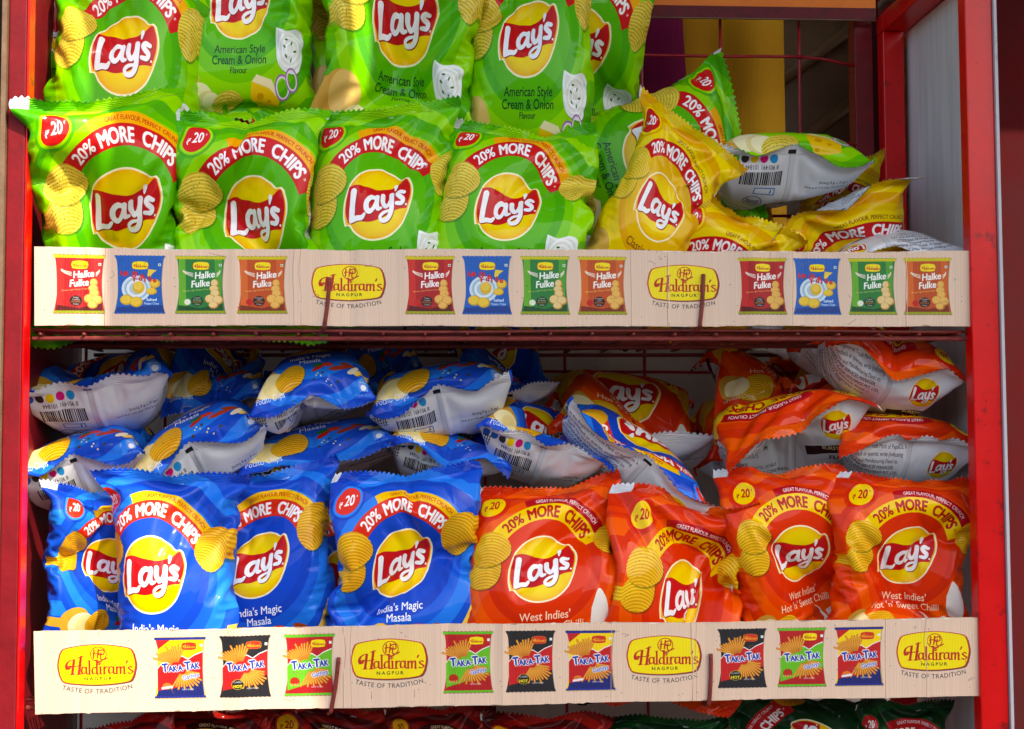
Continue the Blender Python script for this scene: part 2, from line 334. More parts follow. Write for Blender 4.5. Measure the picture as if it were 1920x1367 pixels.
# ---- the printed card strips -------------------------------------------------------------
def haldi(cv, cx, cy, k=1.0, full=True, red=(190, 28, 28), yel=(250, 228, 16), inner=None):
    def T(P): return np.asarray(P, float)*k+[cx, cy]
    out = np.vstack([spline([(-70, 22), (-58, 33), (0, 40), (58, 33), (70, 22)]), spline([(70, 22), (74, 0), (70, -22)], 6)[1:], spline([(70, -22), (58, -33), (0, -38), (-58, -33), (-70, -22)])[1:], spline([(-70, -22), (-74, 0), (-70, 22)], 6)[1:-1]])
    if full: cv.poly(T(out+[1.5, -1.5]), (70, 60, 50))
    cv.poly(T(out), red if inner is None else yel); cv.poly(T(out*.965), yel if inner is None else inner); 
    ink = red if inner is None else yel
    if full:
        cv.poly([T(ellipse(3, 21, 15.5, 14.5)), T(ellipse(3, 21, 14, 13))[::-1]], ink)
        for p, w in (([(-5, 29), (-6, 14)], 1.3), ([(3, 30), (1, 14)], 1.3), ([(-8, 22), (0, 23), (5, 22)], .9), ([(3, 27), (12, 29), (13, 21), (4, 20)], 1.1), ([(8, 24), (7, 12), (14, 11), (20, 14)], 1.1), ([(3, 6), (6, 1), (0, 3), (10, 8), (2, 7)], .8)):
            cv.edges(xf(pen_edges(p, w), T), ink)
    nib = (1.0, .32, .25)
    def g(paths, ox, w=2.3, sc=1.0):
        for p in paths:
            E = pen_edges(np.array(p, float)*sc+[ox, -17], w*.95, nib); cv.edges(xf(E, T), ink)
    sh = lambda p, s=.12: [(x+y*s, y) for x, y in p]
    H = [sh([(6, 28), (5.5, 0)]), sh([(18, 34), (17.5, 0)]), sh([(-6, 10), (-3, 16), (6, 15), (20, 17)]), sh([(6, 28), (0, 27), (-6, 22), (-7, 14), (-2, 10), (0, 14)]), sh([(3, 0), (8, 0)]), sh([(15, 0), (21, 0)]), sh([(14, 32), (21, 34)])]
    g(H, -52, 2.6)
    a_ = [[(10, 12), (4, 14), (1, 8), (3, 1), (9, 4)], [(10, 14), (10, 3), (13, 0)]]; l_ = [[(3, 26), (3, 0)], [(1, 26), (4, 26)], [(0, 0), (6, 0)]]
    d_ = [[(9, 12), (4, 13), (1, 7), (3, 1), (9, 3)], [(10, 27), (10, 2), (13, 0)], [(7, 27), (11, 27)]]; i_ = [[(3, 14), (3, 0)], [(1, 14), (4, 14)], [(0, 0), (6, 0)], [(3, 20), (3, 20.5)]]
    r_ = [[(3, 14), (3, 0)], [(0, 0), (6, 0)], [(3, 9), (7, 14), (10, 13)]]; m_ = [[(3, 14), (3, 0)], [(3, 9), (8, 14), (10, 11), (10, 0)], [(10, 9), (15, 14), (17, 11), (17, 0), (19, 0)], [(1, 0), (5, 0)]]
    s_ = [[(8, 12), (4, 14), (1, 11), (5, 7), (9, 4), (5, 0), (0, 2)]]; ap = [[(3, 25), (1, 20)]]
    x = -30
    for G, adv in ((a_, 13), (l_, 7), (d_, 13.5), (i_, 7), (r_, 10.5), (a_, 13), (m_, 20), (ap, 4), (s_, 10)): g(G, x, 1.9); x += adv
    if full:
        cv.text('NAGPUR', cx+2*k, cy-28.5*k, 9*k, (50, 50, 20), sx=1.1, bold=.015, sp=1.5)
        cv.text('TASTE OF TRADITION', 0, 0, 12.5*k, (50, 44, 50), sx=.98, bold=.006, arc=(cx, cy+190*k, -244*k, -math.pi/2), sp=1.12)

def pack_shape(cx, cy, w, h):
    z = []
    n = 24
    for i in range(n): z.append((-w/2+w*i/n, h/2+(1 if i % 2 else 0)))
    z += list(map(tuple, spline([(w/2, h/2), (w/2-4, h/2-10), (w/2-7, 8), (w/2-6, -20), (w/2-3, -h/2+10), (w/2, -h/2)])))
    for i in range(n): z.append((w/2-w*i/n, -h/2-(1 if i % 2 else 0)))
    z += list(map(tuple, spline([(-w/2, -h/2), (-w/2+3, -h/2+10), (-w/2+7, -20), (-w/2+7, 8), (-w/2+5, h/2-12), (-w/2, h/2)])))
    return np.array(z)+[cx, cy]

def halke(cv, cx, cy, kind):
    col = dict(red=((176, 22, 26), (206, 40, 34), (80, 14, 14)), blue=((6, 92, 184), (20, 120, 214), (6, 60, 140)), green=((22, 126, 52), (98, 176, 40), (10, 70, 34)), orange=((196, 76, 20), (222, 104, 34), (120, 40, 14)))[kind]
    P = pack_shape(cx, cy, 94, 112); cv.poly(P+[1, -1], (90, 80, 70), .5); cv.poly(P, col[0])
    if kind != 'blue':
        cv.poly(np.array([(-40, 52), (-28, 52), (-26, -50), (-40, -50)])+[cx, cy], col[1]); cv.poly(np.array([(26, 52), (40, 52), (38, -50), (28, -50)])+[cx, cy], col[1], .7)
        cv.poly(np.array([(-40, -40), (0, -46), (40, -36), (42, -54), (-42, -54)])+[cx, cy], col[2], .9)
        cv.poly(np.array([(-47, 56), (47, 56), (45, 50), (-45, 50)])+[cx, cy], (206, 196, 20)); cv.poly(np.array([(-46, -51), (46, -51), (47, -56), (-47, -56)])+[cx, cy], (150, 160, 20))
    else: cv.poly(np.array([(-40, -44), (42, -40), (46, -54), (-46, -54)])+[cx, cy], col[2])
    haldi(cv, cx+1, cy+37, .21, False); cv.poly(np.array([(34, 36), (39, 36), (39, 41), (34, 41)])+[cx, cy], (230, 240, 230)); cv.ell(cx+36.5, cy+38.5, 1.4, 1.4, (20, 120, 50))
    if kind == 'blue':
        for r, q in ((27, (206, 226, 236)), (22, (150, 190, 214)), (18, (226, 236, 240)), (13, (170, 200, 220))): cv.ell(cx-6, cy-8, r, r*.95, q)
        cv.ell(cx-2, cy-6, 11, 12, (222, 180, 44)); cv.ell(cx-3, cy-3, 8, 8, (236, 200, 70))
        cv.poly(np.array([(16, 30), (32, 28), (24, 22), (18, 12), (14, 18)])+[cx, cy], (240, 206, 60))
        for q in ((28, 2, 10, 9), (22, -13, 10, 7), (-24, -30, 12, 10), (-6, -34, 12, 10)): cv.ell(cx+q[0], cy+q[1], q[2], q[3], (214, 166, 30)); cv.ell(cx+q[0]-1, cy+q[1]+1, q[2]*.8, q[3]*.8, (238, 200, 60))
        for i, l in enumerate('Halke'): cv.text(l, cx-32+i*9, cy+16-i*.8+(i % 2)*3, 15, (214, 28, 40), bold=.05, rot=(-.2, .15)[i % 2])
        for i, l in enumerate('Fulke'): cv.text(l, cx-8+i*9, cy+6-i*.4+(i % 2)*2, 14, (214, 28, 40), bold=.05, rot=(.15, -.2)[i % 2])
        cv.text('Salted', cx+22, cy-32, 8, (250, 250, 250), bold=.02); cv.text('Potato Chips', cx+22, cy-39, 6.5, (250, 250, 250), bold=.01, sx=.8)
    else:
        cv.text('Halke', cx+8, cy+13, 19, (250, 248, 244), bold=.035, sx=.86, rot=.1, shear=.15); cv.text('Fulke', cx+0, cy-4, 19, (250, 248, 244), bold=.035, sx=.86, rot=.1, shear=.15)
        for s_ in (-1, 1):
            for q in range(3): cv.pen([(cx+s_*22+8, cy+16+q*3), (cx+s_*30+4, cy+21+q*2), (cx+s_*34+2, cy+26+q)], .8, (240, 225, 210))
        cv.text('Bindaas light Potato Chips', cx-8, cy-12, 4.4, (250, 220, 120), rot=.1)
        cv.ell(cx-6, cy-32, 11, 10, (46, 16, 18) if kind != 'green' else (10, 60, 24)); 
        for i, l in enumerate((dict(red='Tangy', green='Cream', orange='Chatpata')[kind], dict(red='Tomato', green='& Onion', orange='Chilli')[kind], 'POTATO', 'Chips')): cv.text(l, cx-6, cy-27-i*4.2, 4.2, (250, 150, 50) if i == 2 else (240, 236, 230), bold=.01)
        for q in ((26, 3, 7, 8), (25, -8, 9, 7), (27, -17, 9, 8), (18, -28, 10, 9), (32, -30, 10, 9), (24, -40, 9, 7)):
            cv.ell(cx+q[0], cy+q[1], q[2], q[3], (206, 140, 48)); cv.ell(cx+q[0]-.8, cy+q[1]+1, q[2]*.84, q[3]*.82, (238, 184, 90) if kind != 'green' else (236, 206, 140))
        cv.ell(cx-24, cy-34, 6, 6, (200, 24, 24) if kind != 'green' else (230, 236, 210))

def taka(cv, cx, cy, kind):
    A, B, C_ = dict(blue=((250, 214, 20), (200, 24, 26), (24, 34, 110)), black=((32, 30, 34), (204, 28, 30), (32, 30, 36)), green=((190, 24, 28), (100, 190, 34), (180, 20, 26)))[kind]
    edge = dict(blue=(30, 40, 140), black=(32, 30, 34), green=(90, 190, 40))[kind]
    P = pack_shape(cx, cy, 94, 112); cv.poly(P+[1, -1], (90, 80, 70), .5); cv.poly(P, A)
    def p(L): return np.array(L, float)+[cx, cy]
    cv.poly(p([(-41, 0), (-34, 8), (-10, 18), (4, 22), (14, 16), (26, 24), (41, 30), (41, -52), (-41, -52)]), (240, 240, 240)); cv.poly(p([(-41, -2), (-34, 6), (-10, 16), (4, 20), (14, 14), (26, 22), (41, 28), (41, -52), (-41, -52)]), B)
    if kind == 'blue': cv.poly(p([(-45, 56), (-12, 56), (-40, 34)]), (200, 30, 30)); cv.poly(p([(-40, -42), (0, -36), (40, -20), (44, -54), (-44, -54)]), C_)
    if kind == 'black': cv.poly(p([(-40, -44), (0, -36), (40, -16), (44, -54), (-44, -54)]), C_)
    if kind == 'green': cv.poly(p([(-40, -46), (0, -34), (40, -20), (44, -54), (-44, -54)]), C_)
    if kind != 'black': cv.poly(p([(-47, 56), (47, 56), (46, 51), (-46, 51)]), edge); cv.poly(p([(-46, -52), (46, -52), (47, -56), (-47, -56)]), edge)
    rg = np.random.RandomState(4)
    for i in range(13):
        a = 1.2+i*.13; r0 = 10; r1 = 34+rg.rand()*10; x0 = -8; y0 = 4
        cv.pen([(cx+x0+r0*math.cos(a), cy+y0+r0*math.sin(a)*.8), (cx+x0+r1*math.cos(a), cy+y0+r1*math.sin(a)*.85)], 1.9, (200, 118, 30)); cv.pen([(cx+x0+r0*math.cos(a)-.4, cy+y0+r0*math.sin(a)*.8), (cx+x0+r1*math.cos(a)-.4, cy+y0+r1*math.sin(a)*.85)], .9, (236, 166, 60))
    for i in range(13):
        a = -2.1+i*.16; r1 = 30+rg.rand()*10
        cv.pen([(cx+4+8*math.cos(a), cy-6+8*math.sin(a)), (cx+4+r1*math.cos(a), cy-6+r1*math.sin(a)*.95)], 1.9, (200, 118, 30)); cv.pen([(cx+3.6+8*math.cos(a), cy-6+8*math.sin(a)), (cx+3.6+r1*math.cos(a), cy-6+r1*math.sin(a)*.95)], .9, (236, 166, 60))
    haldi(cv, cx+16, cy+39, .19, False, inner=(214, 50, 24) if kind != 'green' else None, yel=(250, 214, 40) if kind != 'green' else (250, 228, 16))
    cv.poly(np.array([(38, 38), (43, 38), (43, 43), (38, 43)])+[cx-2, cy], (230, 240, 230))
    for b, q in ((.17, (244, 246, 250)), (.05, (24, 54, 160))):
        for i, (l, dx, dy, sz) in enumerate((('T', -24, -4, 21), ('A', -14, -4, 15), ('K', -5.5, -4, 15), ('A', 3.5, -3, 15), ('-', 10, -1, 13), ('T', 17, -1, 21), ('A', 26, 0, 15), ('K', 34.5, 1, 15))): cv.text(l, cx+dx-3, cy+dy-3, sz, q, bold=b, sx=.8, rot=.1)
    if kind != 'black':
        for b, q in ((.12, (230, 236, 250)), (.012, (60, 70, 170))): cv.text('Gathiya', cx+20, cy-20, 11.5, q, bold=b, sx=.86, rot=.22)
    if kind == 'black': cv.ell(cx-13, cy-33, 11.5, 9.5, (230, 220, 60)); cv.ell(cx-13, cy-33, 10.8, 8.8, (20, 18, 22)); cv.text('HOT', cx-13, cy-39, 7.5, (250, 226, 30), bold=.05); cv.text('CLASSIC', cx-13, cy-30, 4.4, (230, 230, 240), bold=.02)
    elif kind == 'blue': cv.ell(cx-24, cy-34, 8.5, 6, (226, 120, 40)); cv.poly(p([(-34, -36), (-14, -33), (-14, -37), (-34, -40)]), (230, 236, 246))
    else: cv.ell(cx-27, cy-30, 9, 8, (190, 40, 20)); cv.text('CHAT', cx-28, cy-38, 6, (230, 230, 120), bold=.02)
    cv.text('NEW PACK', cx+14, cy-42, 4.2, (236, 236, 240), bold=.01)

def strip_art(which):
    c = Canvas(1770, 150, 0, 75, 2.0, (236, 205, 180)); rg = np.random.RandomState(5+which)
    yy, xx = np.mgrid[0:c.H, 0:c.W]; fl = np.repeat(rg.rand(c.W//3+1), 3)[:c.W]; c.a *= (1-.035*fl)[None, :, None]
    if which == 0:
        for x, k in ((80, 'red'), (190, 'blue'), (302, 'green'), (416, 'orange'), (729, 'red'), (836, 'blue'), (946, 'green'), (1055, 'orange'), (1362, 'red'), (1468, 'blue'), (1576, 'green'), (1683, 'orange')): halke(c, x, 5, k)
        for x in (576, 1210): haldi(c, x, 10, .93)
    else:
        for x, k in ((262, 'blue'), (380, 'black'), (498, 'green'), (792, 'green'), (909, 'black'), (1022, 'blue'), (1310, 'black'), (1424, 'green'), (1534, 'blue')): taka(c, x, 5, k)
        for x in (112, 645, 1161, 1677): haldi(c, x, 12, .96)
    for x, w in (((126, .8), (475, .5), (488, .4), (1110, .5), (1180, .8), (1420, .4), (1640, .6)) if which == 0 else ((560, .6), (575, .4), (1060, .4), (1215, .8), (1222, .4), (1585, .6), (1664, .5))):
        c.pen([(x, -75), (x+rg.randn(), -20), (x+rg.randn()*1.5, 30), (x+rg.randn()*1.5, 75)], w, (178, 138, 112)); c.pen([(x+1.6, -75), (x+1.6+rg.randn(), 0), (x+2, 75)], w*.8, (240, 210, 188))
    for i in range(14): x = rg.rand()*1770; c.poly([(x, 75), (x+6+rg.rand()*20, 75), (x+4, 73.2-rg.rand()), (x+1, 73.8)], (248, 236, 220))
    # scuffs, dust specks, edge wear
    for i in range(90): c.ell(rg.rand()*1770, (rg.rand()-.5)*150, .5+rg.rand()*.8, .5+rg.rand()*.7, (96, 60, 46), alpha=.7)
    for i in range(26): x = rg.rand()*1770; y = (rg.rand()-.5)*140; c.pen([(x, y), (x+rg.randn()*5, y+rg.randn()*4), (x+rg.randn()*9, y+rg.randn()*7)], .35, (150, 108, 84))
    for i in range(12): x = rg.rand()*1770; s_ = rg.choice([-1, 1]); c.poly([(x, s_*75), (x+8+rg.rand()*30, s_*75), (x+8, s_*(74-rg.rand()*1.6))], (150, 116, 92), .8)
    return c
# ---------------------------------------------------------------- an inflated film bag (position based dynamics)
NU, NV = 45, 57            # particles across and up one panel; first and last rows are the flat seals
BW, BH = .200, .246
def inflate(seed, vol=.62, steps=520, ears=(0, 0, 0, 0), pinch=(.0, .0), foot=(.0, .0), dents=3):
    rg = np.random.RandomState(seed)
    u = np.linspace(-BW/2, BW/2, NU); v = np.linspace(-BH/2, BH/2, NV)
    d0 = u[1]-u[0]; d1 = v[1]-v[0]
    X = np.zeros((2, NV, NU, 3)); X[..., 0] = u[None, None, :]; X[..., 1] = v[None, :, None]
    bump = np.cos(np.pi*u/BW)[None, :]*np.cos(np.pi*v/BH)[:, None]
    nz = rg.randn(2, 7, 6); 
    def up(a):
        y = np.linspace(0, a.shape[0]-1.001, NV); x = np.linspace(0, a.shape[1]-1.001, NU)
        i, j = y.astype(int), x.astype(int); fy, fx = (y-i)[:, None], (x-j)[None, :]
        return (a[i][:, j]*(1-fy)*(1-fx)+a[i+1][:, j]*fy*(1-fx)+a[i][:, j+1]*(1-fy)*fx+a[i+1][:, j+1]*fy*fx)
    X[0, ..., 2] = -bump*(.012+.004*up(nz[0])); X[1, ..., 2] = bump*(.012+.004*up(nz[1]))
    V = np.zeros_like(X)
    cen = []
    for k in range(dents): cen.append((rg.randint(2), rg.uniform(.25, .75)*NV, rg.uniform(.25, .75)*NU, rg.uniform(3, 5)))
    Vt = vol*BW*BH*.033
    def weld():
        for s in ((slice(None), 0), (slice(None), NU-1)):
            m = .5*(X[0][s]+X[1][s]); X[0][s] = m; X[1][s] = m
        for r in (0, 1, 2, NV-3, NV-2, NV-1):
            m = .5*(X[0, r]+X[1, r]); X[0, r] = m; X[1, r] = m
    def con(A, B, L, k=1.0, mode=0):
        if k < .9 and A.shape == B.shape and A.size and np.shares_memory(A, B):
            d = B-A; l = np.sqrt((d*d).sum(-1, keepdims=True))+1e-9; c = np.minimum((l-L)/l, 0) if mode == 1 else (lambda q: np.where(q > 0, q, q*.25))((l-L)/l)
            c = d*(c*.5*k*.5); A += c; B -= c; return
        d = B-A; l = np.sqrt((d*d).sum(-1, keepdims=True))+1e-9
        c = (l-L)/l
        if mode == 1: c = np.minimum(c, 0)      # only push apart
        if mode == 2: c = np.where(c > 0, c, c*.25)
        c *= .5*k; A += d*c; B -= d*c
    dg = math.hypot(d0, d1); mid = NU//2
    jj, ii = np.mgrid[0:NV, 0:NU]
    press = 0
    for st in range(steps):
        e1 = np.zeros_like(X); e2 = np.zeros_like(X)
        e1[:, :, 1:-1] = X[:, :, 2:]-X[:, :, :-2]; e1[:, :, 0] = X[:, :, 1]-X[:, :, 0]; e1[:, :, -1] = X[:, :, -1]-X[:, :, -2]
        e2[:, 1:-1] = X[:, 2:]-X[:, :-2]; e2[:, 0] = X[:, 1]-X[:, 0]; e2[:, -1] = X[:, -1]-X[:, -2]
        N = np.cross(e1, e2)*.25; N[0] *= -1   # area normals, outwards: back (index 1) is +z
        if st % 5 == 0:
            vol_ = (X*N).sum()/3; press = np.clip((Vt-vol_)/Vt*3, -.3, 1.0)
        N[:, :3] = 0; N[:, -3:] = 0
        V *= .95
        V += N*press*9*(37*47)/(NU*NV)*1.5*min(1, st/60)
        if st < steps*.75:
            for (s, cy_, cx_, r) in cen:
                w = np.exp(-((jj-cy_)**2+(ii-cx_)**2)/r**2)[..., None]; V[s] += w*np.array([0, 0, 1 if s == 0 else -1])*.00012
        X += np.clip(V, -.004, .004); P = X.copy()
        # ends of the seals: ears forward or back, pinch at the fin seam
        w = min(1, st/150)
        for q, (r, c) in enumerate(((NV-1, 0), (NV-1, NU-1), (0, 0), (0, NU-1))): X[:, r, c] += (np.array([(1 if c else -1)*(BW/2-.004*w), (1 if r else -1)*(BH/2-.015*w), ears[q]*w])-X[:, r, c])*.35
        for r, (pz, py) in ((NV-1, pinch), (0, foot)):
            if pz or py:
                X[:, r, mid, 2] += (pz*w-X[:, r, mid, 2])*.25
                if py: X[:, r, mid, 1] += ((BH/2-.012-py*w)*(1 if r else -1)-X[:, r, mid, 1])*.12
        for it in range(2):
            Z = (X, X[:, :, ::-1], X[:, ::-1], X[:, ::-1, ::-1])[(st*2+it) % 4]      # sweep from every side in turn
            con(Z[:, :, 0:-1:2], Z[:, :, 1::2], d0, 1, 2); con(Z[:, :, 1:-1:2], Z[:, :, 2::2], d0, 1, 2)
            con(Z[:, 0:-1:2], Z[:, 1::2], d1, 1, 2); con(Z[:, 1:-1:2], Z[:, 2::2], d1, 1, 2)
            for a in (0, 1):
                con(Z[:, a:-1:2, :-1], Z[:, a+1::2, 1:], dg, .45, 2); con(Z[:, a:-1:2, 1:], Z[:, a+1::2, :-1], dg, .45, 2)
            con(Z[:, :, :-2], Z[:, :, 2:], 2*d0*.94, .07, 1); con(Z[:, :-2], Z[:, 2:], 2*d1*.94, .07, 1)
            for sp, lf in ((4, .985), (10, .965), (18, .95), (NU-1, .93)):
                con(Z[:, :3, :-sp], Z[:, :3, sp:], sp*d0*lf, .35, 1); con(Z[:, -3:, :-sp], Z[:, -3:, sp:], sp*d0*lf, .35, 1)
            weld()
        g = X[0, ..., 2]-X[1, ..., 2]+.0004; g[:3] = 0; g[-3:] = 0; g[:, 0] = 0; g[:, -1] = 0; g = np.maximum(g, 0)*.5
        X[0, ..., 2] -= g; X[1, ..., 2] += g
        V += X-P
        X -= X.mean((0, 1, 2))*[1, 1, .3]
    # settle: light smoothing inside the panels
    for k in range(1):
        Y = X.copy()
        Y[:, 1:-1, 1:-1] = .8*X[:, 1:-1, 1:-1]+.05*(X[:, 2:, 1:-1]+X[:, :-2, 1:-1]+X[:, 1:-1, 2:]+X[:, 1:-1, :-2]); X = Y; weld()
    X[1, ..., 2] += 0
    return X

def refine(A, axis):
    """double the samples along an axis, Catmull-Rom"""
    A = np.moveaxis(A, axis, 0); n = A.shape[0]
    e = np.concatenate([2*A[:1]-A[1:2], A, 2*A[-1:]-A[-2:-1]]); out = np.empty((2*n-1,)+A.shape[1:])
    out[::2] = A; out[1::2] = (-e[:-3]+9*e[1:-2]+9*e[2:-1]-e[3:])/16
    return np.moveaxis(out, 0, axis)

def creases(G, n, seed, k):
    """pleats that run in from the seals and a few soft diagonal dents, per bag"""
    rg = np.random.RandomState(seed); nv, nu = G.shape[1:3]
    u = np.linspace(0, 1, nu)[None, :]*BW; v = np.linspace(0, 1, nv)[:, None]*BH
    for p in (0, 1):
        e1 = np.gradient(G[p, ..., :3], axis=1); e2 = np.gradient(G[p, ..., :3], axis=0); N_ = np.cross(e1, e2)*(1 if p else -1); N_ /= np.linalg.norm(N_, axis=2)[..., None]+1e-9
        h = np.zeros((nv, nu))
        for _ in range(n):
            top = rg.rand() < .6; v0 = BH-.012 if top else .012; u0 = rg.uniform(.08, .92)*BW; L = rg.uniform(.02, .075); w = rg.uniform(.002, .0055); sl = rg.uniform(-.5, .5)+(.5-u0/BW)*-.6
            d = (v0-v)*(1 if top else -1); x = u-u0-sl*d
            h += rg.uniform(-1, .7)*rg.uniform(.5, 1.6)*.001*np.exp(-np.abs(x)/w)*np.clip(d/.006, 0, 1)*np.exp(-(np.maximum(d, 0)/L)**2)
        for _ in range(9):
            u0, v0 = rg.uniform(.12, .88)*BW, rg.uniform(.15, .85)*BH; a = rg.uniform(0, math.pi); X_ = (u-u0)*math.cos(a)+(v-v0)*math.sin(a); Y_ = -(u-u0)*math.sin(a)+(v-v0)*math.cos(a)
            h -= rg.uniform(.4, 1.4)*.001*np.exp(-np.abs(Y_)/rg.uniform(.003, .007))*np.exp(-(X_/rg.uniform(.012, .035))**2)
        if p == 0: h += .0016*np.exp(-((u-BW/2-.004)/.0026)**2)+0*v      # the fin seam up the back
        h *= np.clip(np.minimum(u, BW-u)/.012, 0, 1)*np.clip((np.minimum(v, BH-v)-.0112)/.003, 0, 1)
        G[p, ..., :3] += N_*h[..., None]
    return G
# ---------------------------------------------------------------- helpers for objects
def lin(c): return tuple(((x/255)/12.92 if x/255 <= .04045 else ((x/255+.055)/1.055)**2.4) for x in c)+(1,)
def base_mat(name, rough=.5, spec=.5, coat=0, coatr=.1, metal=0):
    m = bpy.data.materials.new(name); m.use_nodes = True; t = m.node_tree; b = t.nodes['Principled BSDF']
    b.inputs['Roughness'].default_value = rough; b.inputs['Specular IOR Level'].default_value = spec
    b.inputs['Coat Weight'].default_value = coat; b.inputs['Coat Roughness'].default_value = coatr; b.inputs['Metallic'].default_value = metal
    return m, t, b
def N(t, kind, **kw):
    n = t.nodes.new(kind)
    for k, v in kw.items():
        if k.startswith('_'): n.inputs[k[1:].replace('_', ' ')].default_value = v
        else: setattr(n, k, v)
    return n
def add_bump(t, b, src, strength, dist):
    bp = N(t, 'ShaderNodeBump'); bp.inputs['Strength'].default_value = strength; bp.inputs['Distance'].default_value = dist
    t.links.new(src, bp.inputs['Height'])
    old = b.inputs['Normal'].links
    if old: t.links.new(old[0].from_socket, bp.inputs['Normal'])
    t.links.new(bp.outputs[0], b.inputs['Normal']); return bp
def paint(name, c1, c2, rough=.4, scale=18, bump=.15, coat=.2, dirt=None):
    m, t, b = base_mat(name, rough, .3, coat*.6, .15)
    tc = N(t, 'ShaderNodeTexCoord'); no = N(t, 'ShaderNodeTexNoise', _Scale=scale, _Detail=8.0, _Roughness=.65); t.links.new(tc.outputs['Object'], no.inputs['Vector'])
    cr = N(t, 'ShaderNodeValToRGB'); cr.color_ramp.elements[0].position = .35; cr.color_ramp.elements[1].position = .65
    cr.color_ramp.elements[0].color = lin(c1); cr.color_ramp.elements[1].color = lin(c2); t.links.new(no.outputs[0], cr.inputs[0]); out = cr.outputs[0]
    if dirt:
        n2 = N(t, 'ShaderNodeTexNoise', _Scale=scale*2.7, _Detail=10.0, _Roughness=.75); t.links.new(tc.outputs['Object'], n2.inputs['Vector'])
        r2 = N(t, 'ShaderNodeValToRGB'); r2.color_ramp.elements[0].position = .58; r2.color_ramp.elements[1].position = .66
        mx = N(t, 'ShaderNodeMix', data_type='RGBA'); t.links.new(n2.outputs[0], r2.inputs[0]); t.links.new(r2.outputs[0], mx.inputs[0]); t.links.new(out, mx.inputs[6]); mx.inputs[7].default_value = lin(dirt); out = mx.outputs[2]
    t.links.new(out, b.inputs['Base Color']); n3 = N(t, 'ShaderNodeTexNoise', _Scale=scale*6, _Detail=4.0); t.links.new(tc.outputs['Object'], n3.inputs['Vector'])
    add_bump(t, b, n3.outputs[0], bump, .002); 
    mr = N(t, 'ShaderNodeMapRange'); mr.inputs['To Min'].default_value = rough*.75; mr.inputs['To Max'].default_value = rough*1.3; t.links.new(no.outputs[0], mr.inputs[0]); t.links.new(mr.outputs[0], b.inputs['Roughness'])
    return m

def film(name, img, back=False, seal=False):
    m, t, b = base_mat(name, .45, .08, .30, .03)
    ti = N(t, 'ShaderNodeTexImage', image=img, extension='EXTEND'); t.links.new(ti.outputs[0], b.inputs['Base Color'])
    b.inputs['Metallic'].default_value = .05 if not back else .2
    tc = N(t, 'ShaderNodeTexCoord')
    no = N(t, 'ShaderNodeTexNoise', _Scale=9.0, _Detail=3.0, _Roughness=.5, _Distortion=.7); t.links.new(tc.outputs['Object'], no.inputs['Vector'])
    add_bump(t, b, no.outputs[0], .07, .012)
    vo = N(t, 'ShaderNodeTexVoronoi', feature='DISTANCE_TO_EDGE', _Scale=22.0); 
    n2 = N(t, 'ShaderNodeTexNoise', _Scale=14.0, _Detail=2.0); t.links.new(tc.outputs['Object'], n2.inputs['Vector'])
    mx = N(t, 'ShaderNodeMix', data_type='VECTOR'); mx.inputs[0].default_value = .12; t.links.new(tc.outputs['Object'], mx.inputs[4]); t.links.new(n2.outputs[1], mx.inputs[5]); t.links.new(mx.outputs[1], vo.inputs['Vector'])
    add_bump(t, b, vo.outputs[0], .05, .004)
    rd = N(t, 'ShaderNodeTexNoise', noise_type='RIDGED_MULTIFRACTAL', _Scale=7.0, _Detail=2.5, _Roughness=.45, _Distortion=.8); t.links.new(tc.outputs['Object'], rd.inputs['Vector'])
    mk = N(t, 'ShaderNodeTexNoise', _Scale=8.0, _Detail=1.0); t.links.new(tc.outputs['Object'], mk.inputs['Vector'])
    mr = N(t, 'ShaderNodeMapRange'); mr.inputs['From Min'].default_value = .46; mr.inputs['From Max'].default_value = .66; t.links.new(mk.outputs[0], mr.inputs[0])
    mu = N(t, 'ShaderNodeMath', operation='MULTIPLY'); t.links.new(rd.outputs[0], mu.inputs[0]); t.links.new(mr.outputs[0], mu.inputs[1]); add_bump(t, b, mu.outputs[0], .30, .006)
    if seal:
        sx = N(t, 'ShaderNodeSeparateXYZ'); t.links.new(tc.outputs['UV'], sx.inputs[0]); ma = N(t, 'ShaderNodeMath', operation='MULTIPLY'); ma.inputs[1].default_value = 6.283*246/1.6; t.links.new(sx.outputs[1], ma.inputs[0])
        si = N(t, 'ShaderNodeMath', operation='SINE'); t.links.new(ma.outputs[0], si.inputs[0]); add_bump(t, b, si.outputs[0], .6, .0006)
    return m

def mesh_obj(name, V, Fc, mats, parent=None, smooth=False, uv=None, mi=None):
    me = bpy.data.meshes.new(name); me.from_pydata([tuple(map(float, v)) for v in V], [], [tuple(map(int, f)) for f in Fc])
    for m in (mats if isinstance(mats, (list, tuple)) else [mats]): me.materials.append(m)
    if smooth: me.polygons.foreach_set('use_smooth', [True]*len(me.polygons))
    if mi is not None: me.polygons.foreach_set('material_index', mi)
    if uv is not None:
        l = me.uv_layers.new(name='UVMap'); li = np.empty(len(me.loops), np.int32); me.loops.foreach_get('vertex_index', li); l.data.foreach_set('uv', np.asarray(uv, np.float32)[li].ravel())
    me.update(); o = bpy.data.objects.new(name, me); COL.objects.link(o)
    if parent: o.parent = parent; o.matrix_parent_inverse = Matrix.Translation(-parent.location)
    return o
def tag(o, label=None, cat=None, group=None, kind=None):
    if label: o['label'] = label
    if cat: o['category'] = cat
    if group: o['group'] = group
    if kind: o['kind'] = kind
    return o
def empty(name, loc): o = bpy.data.objects.new(name, None); COL.objects.link(o); o.location = tuple(map(float, loc)); o.empty_display_size = .02; return o

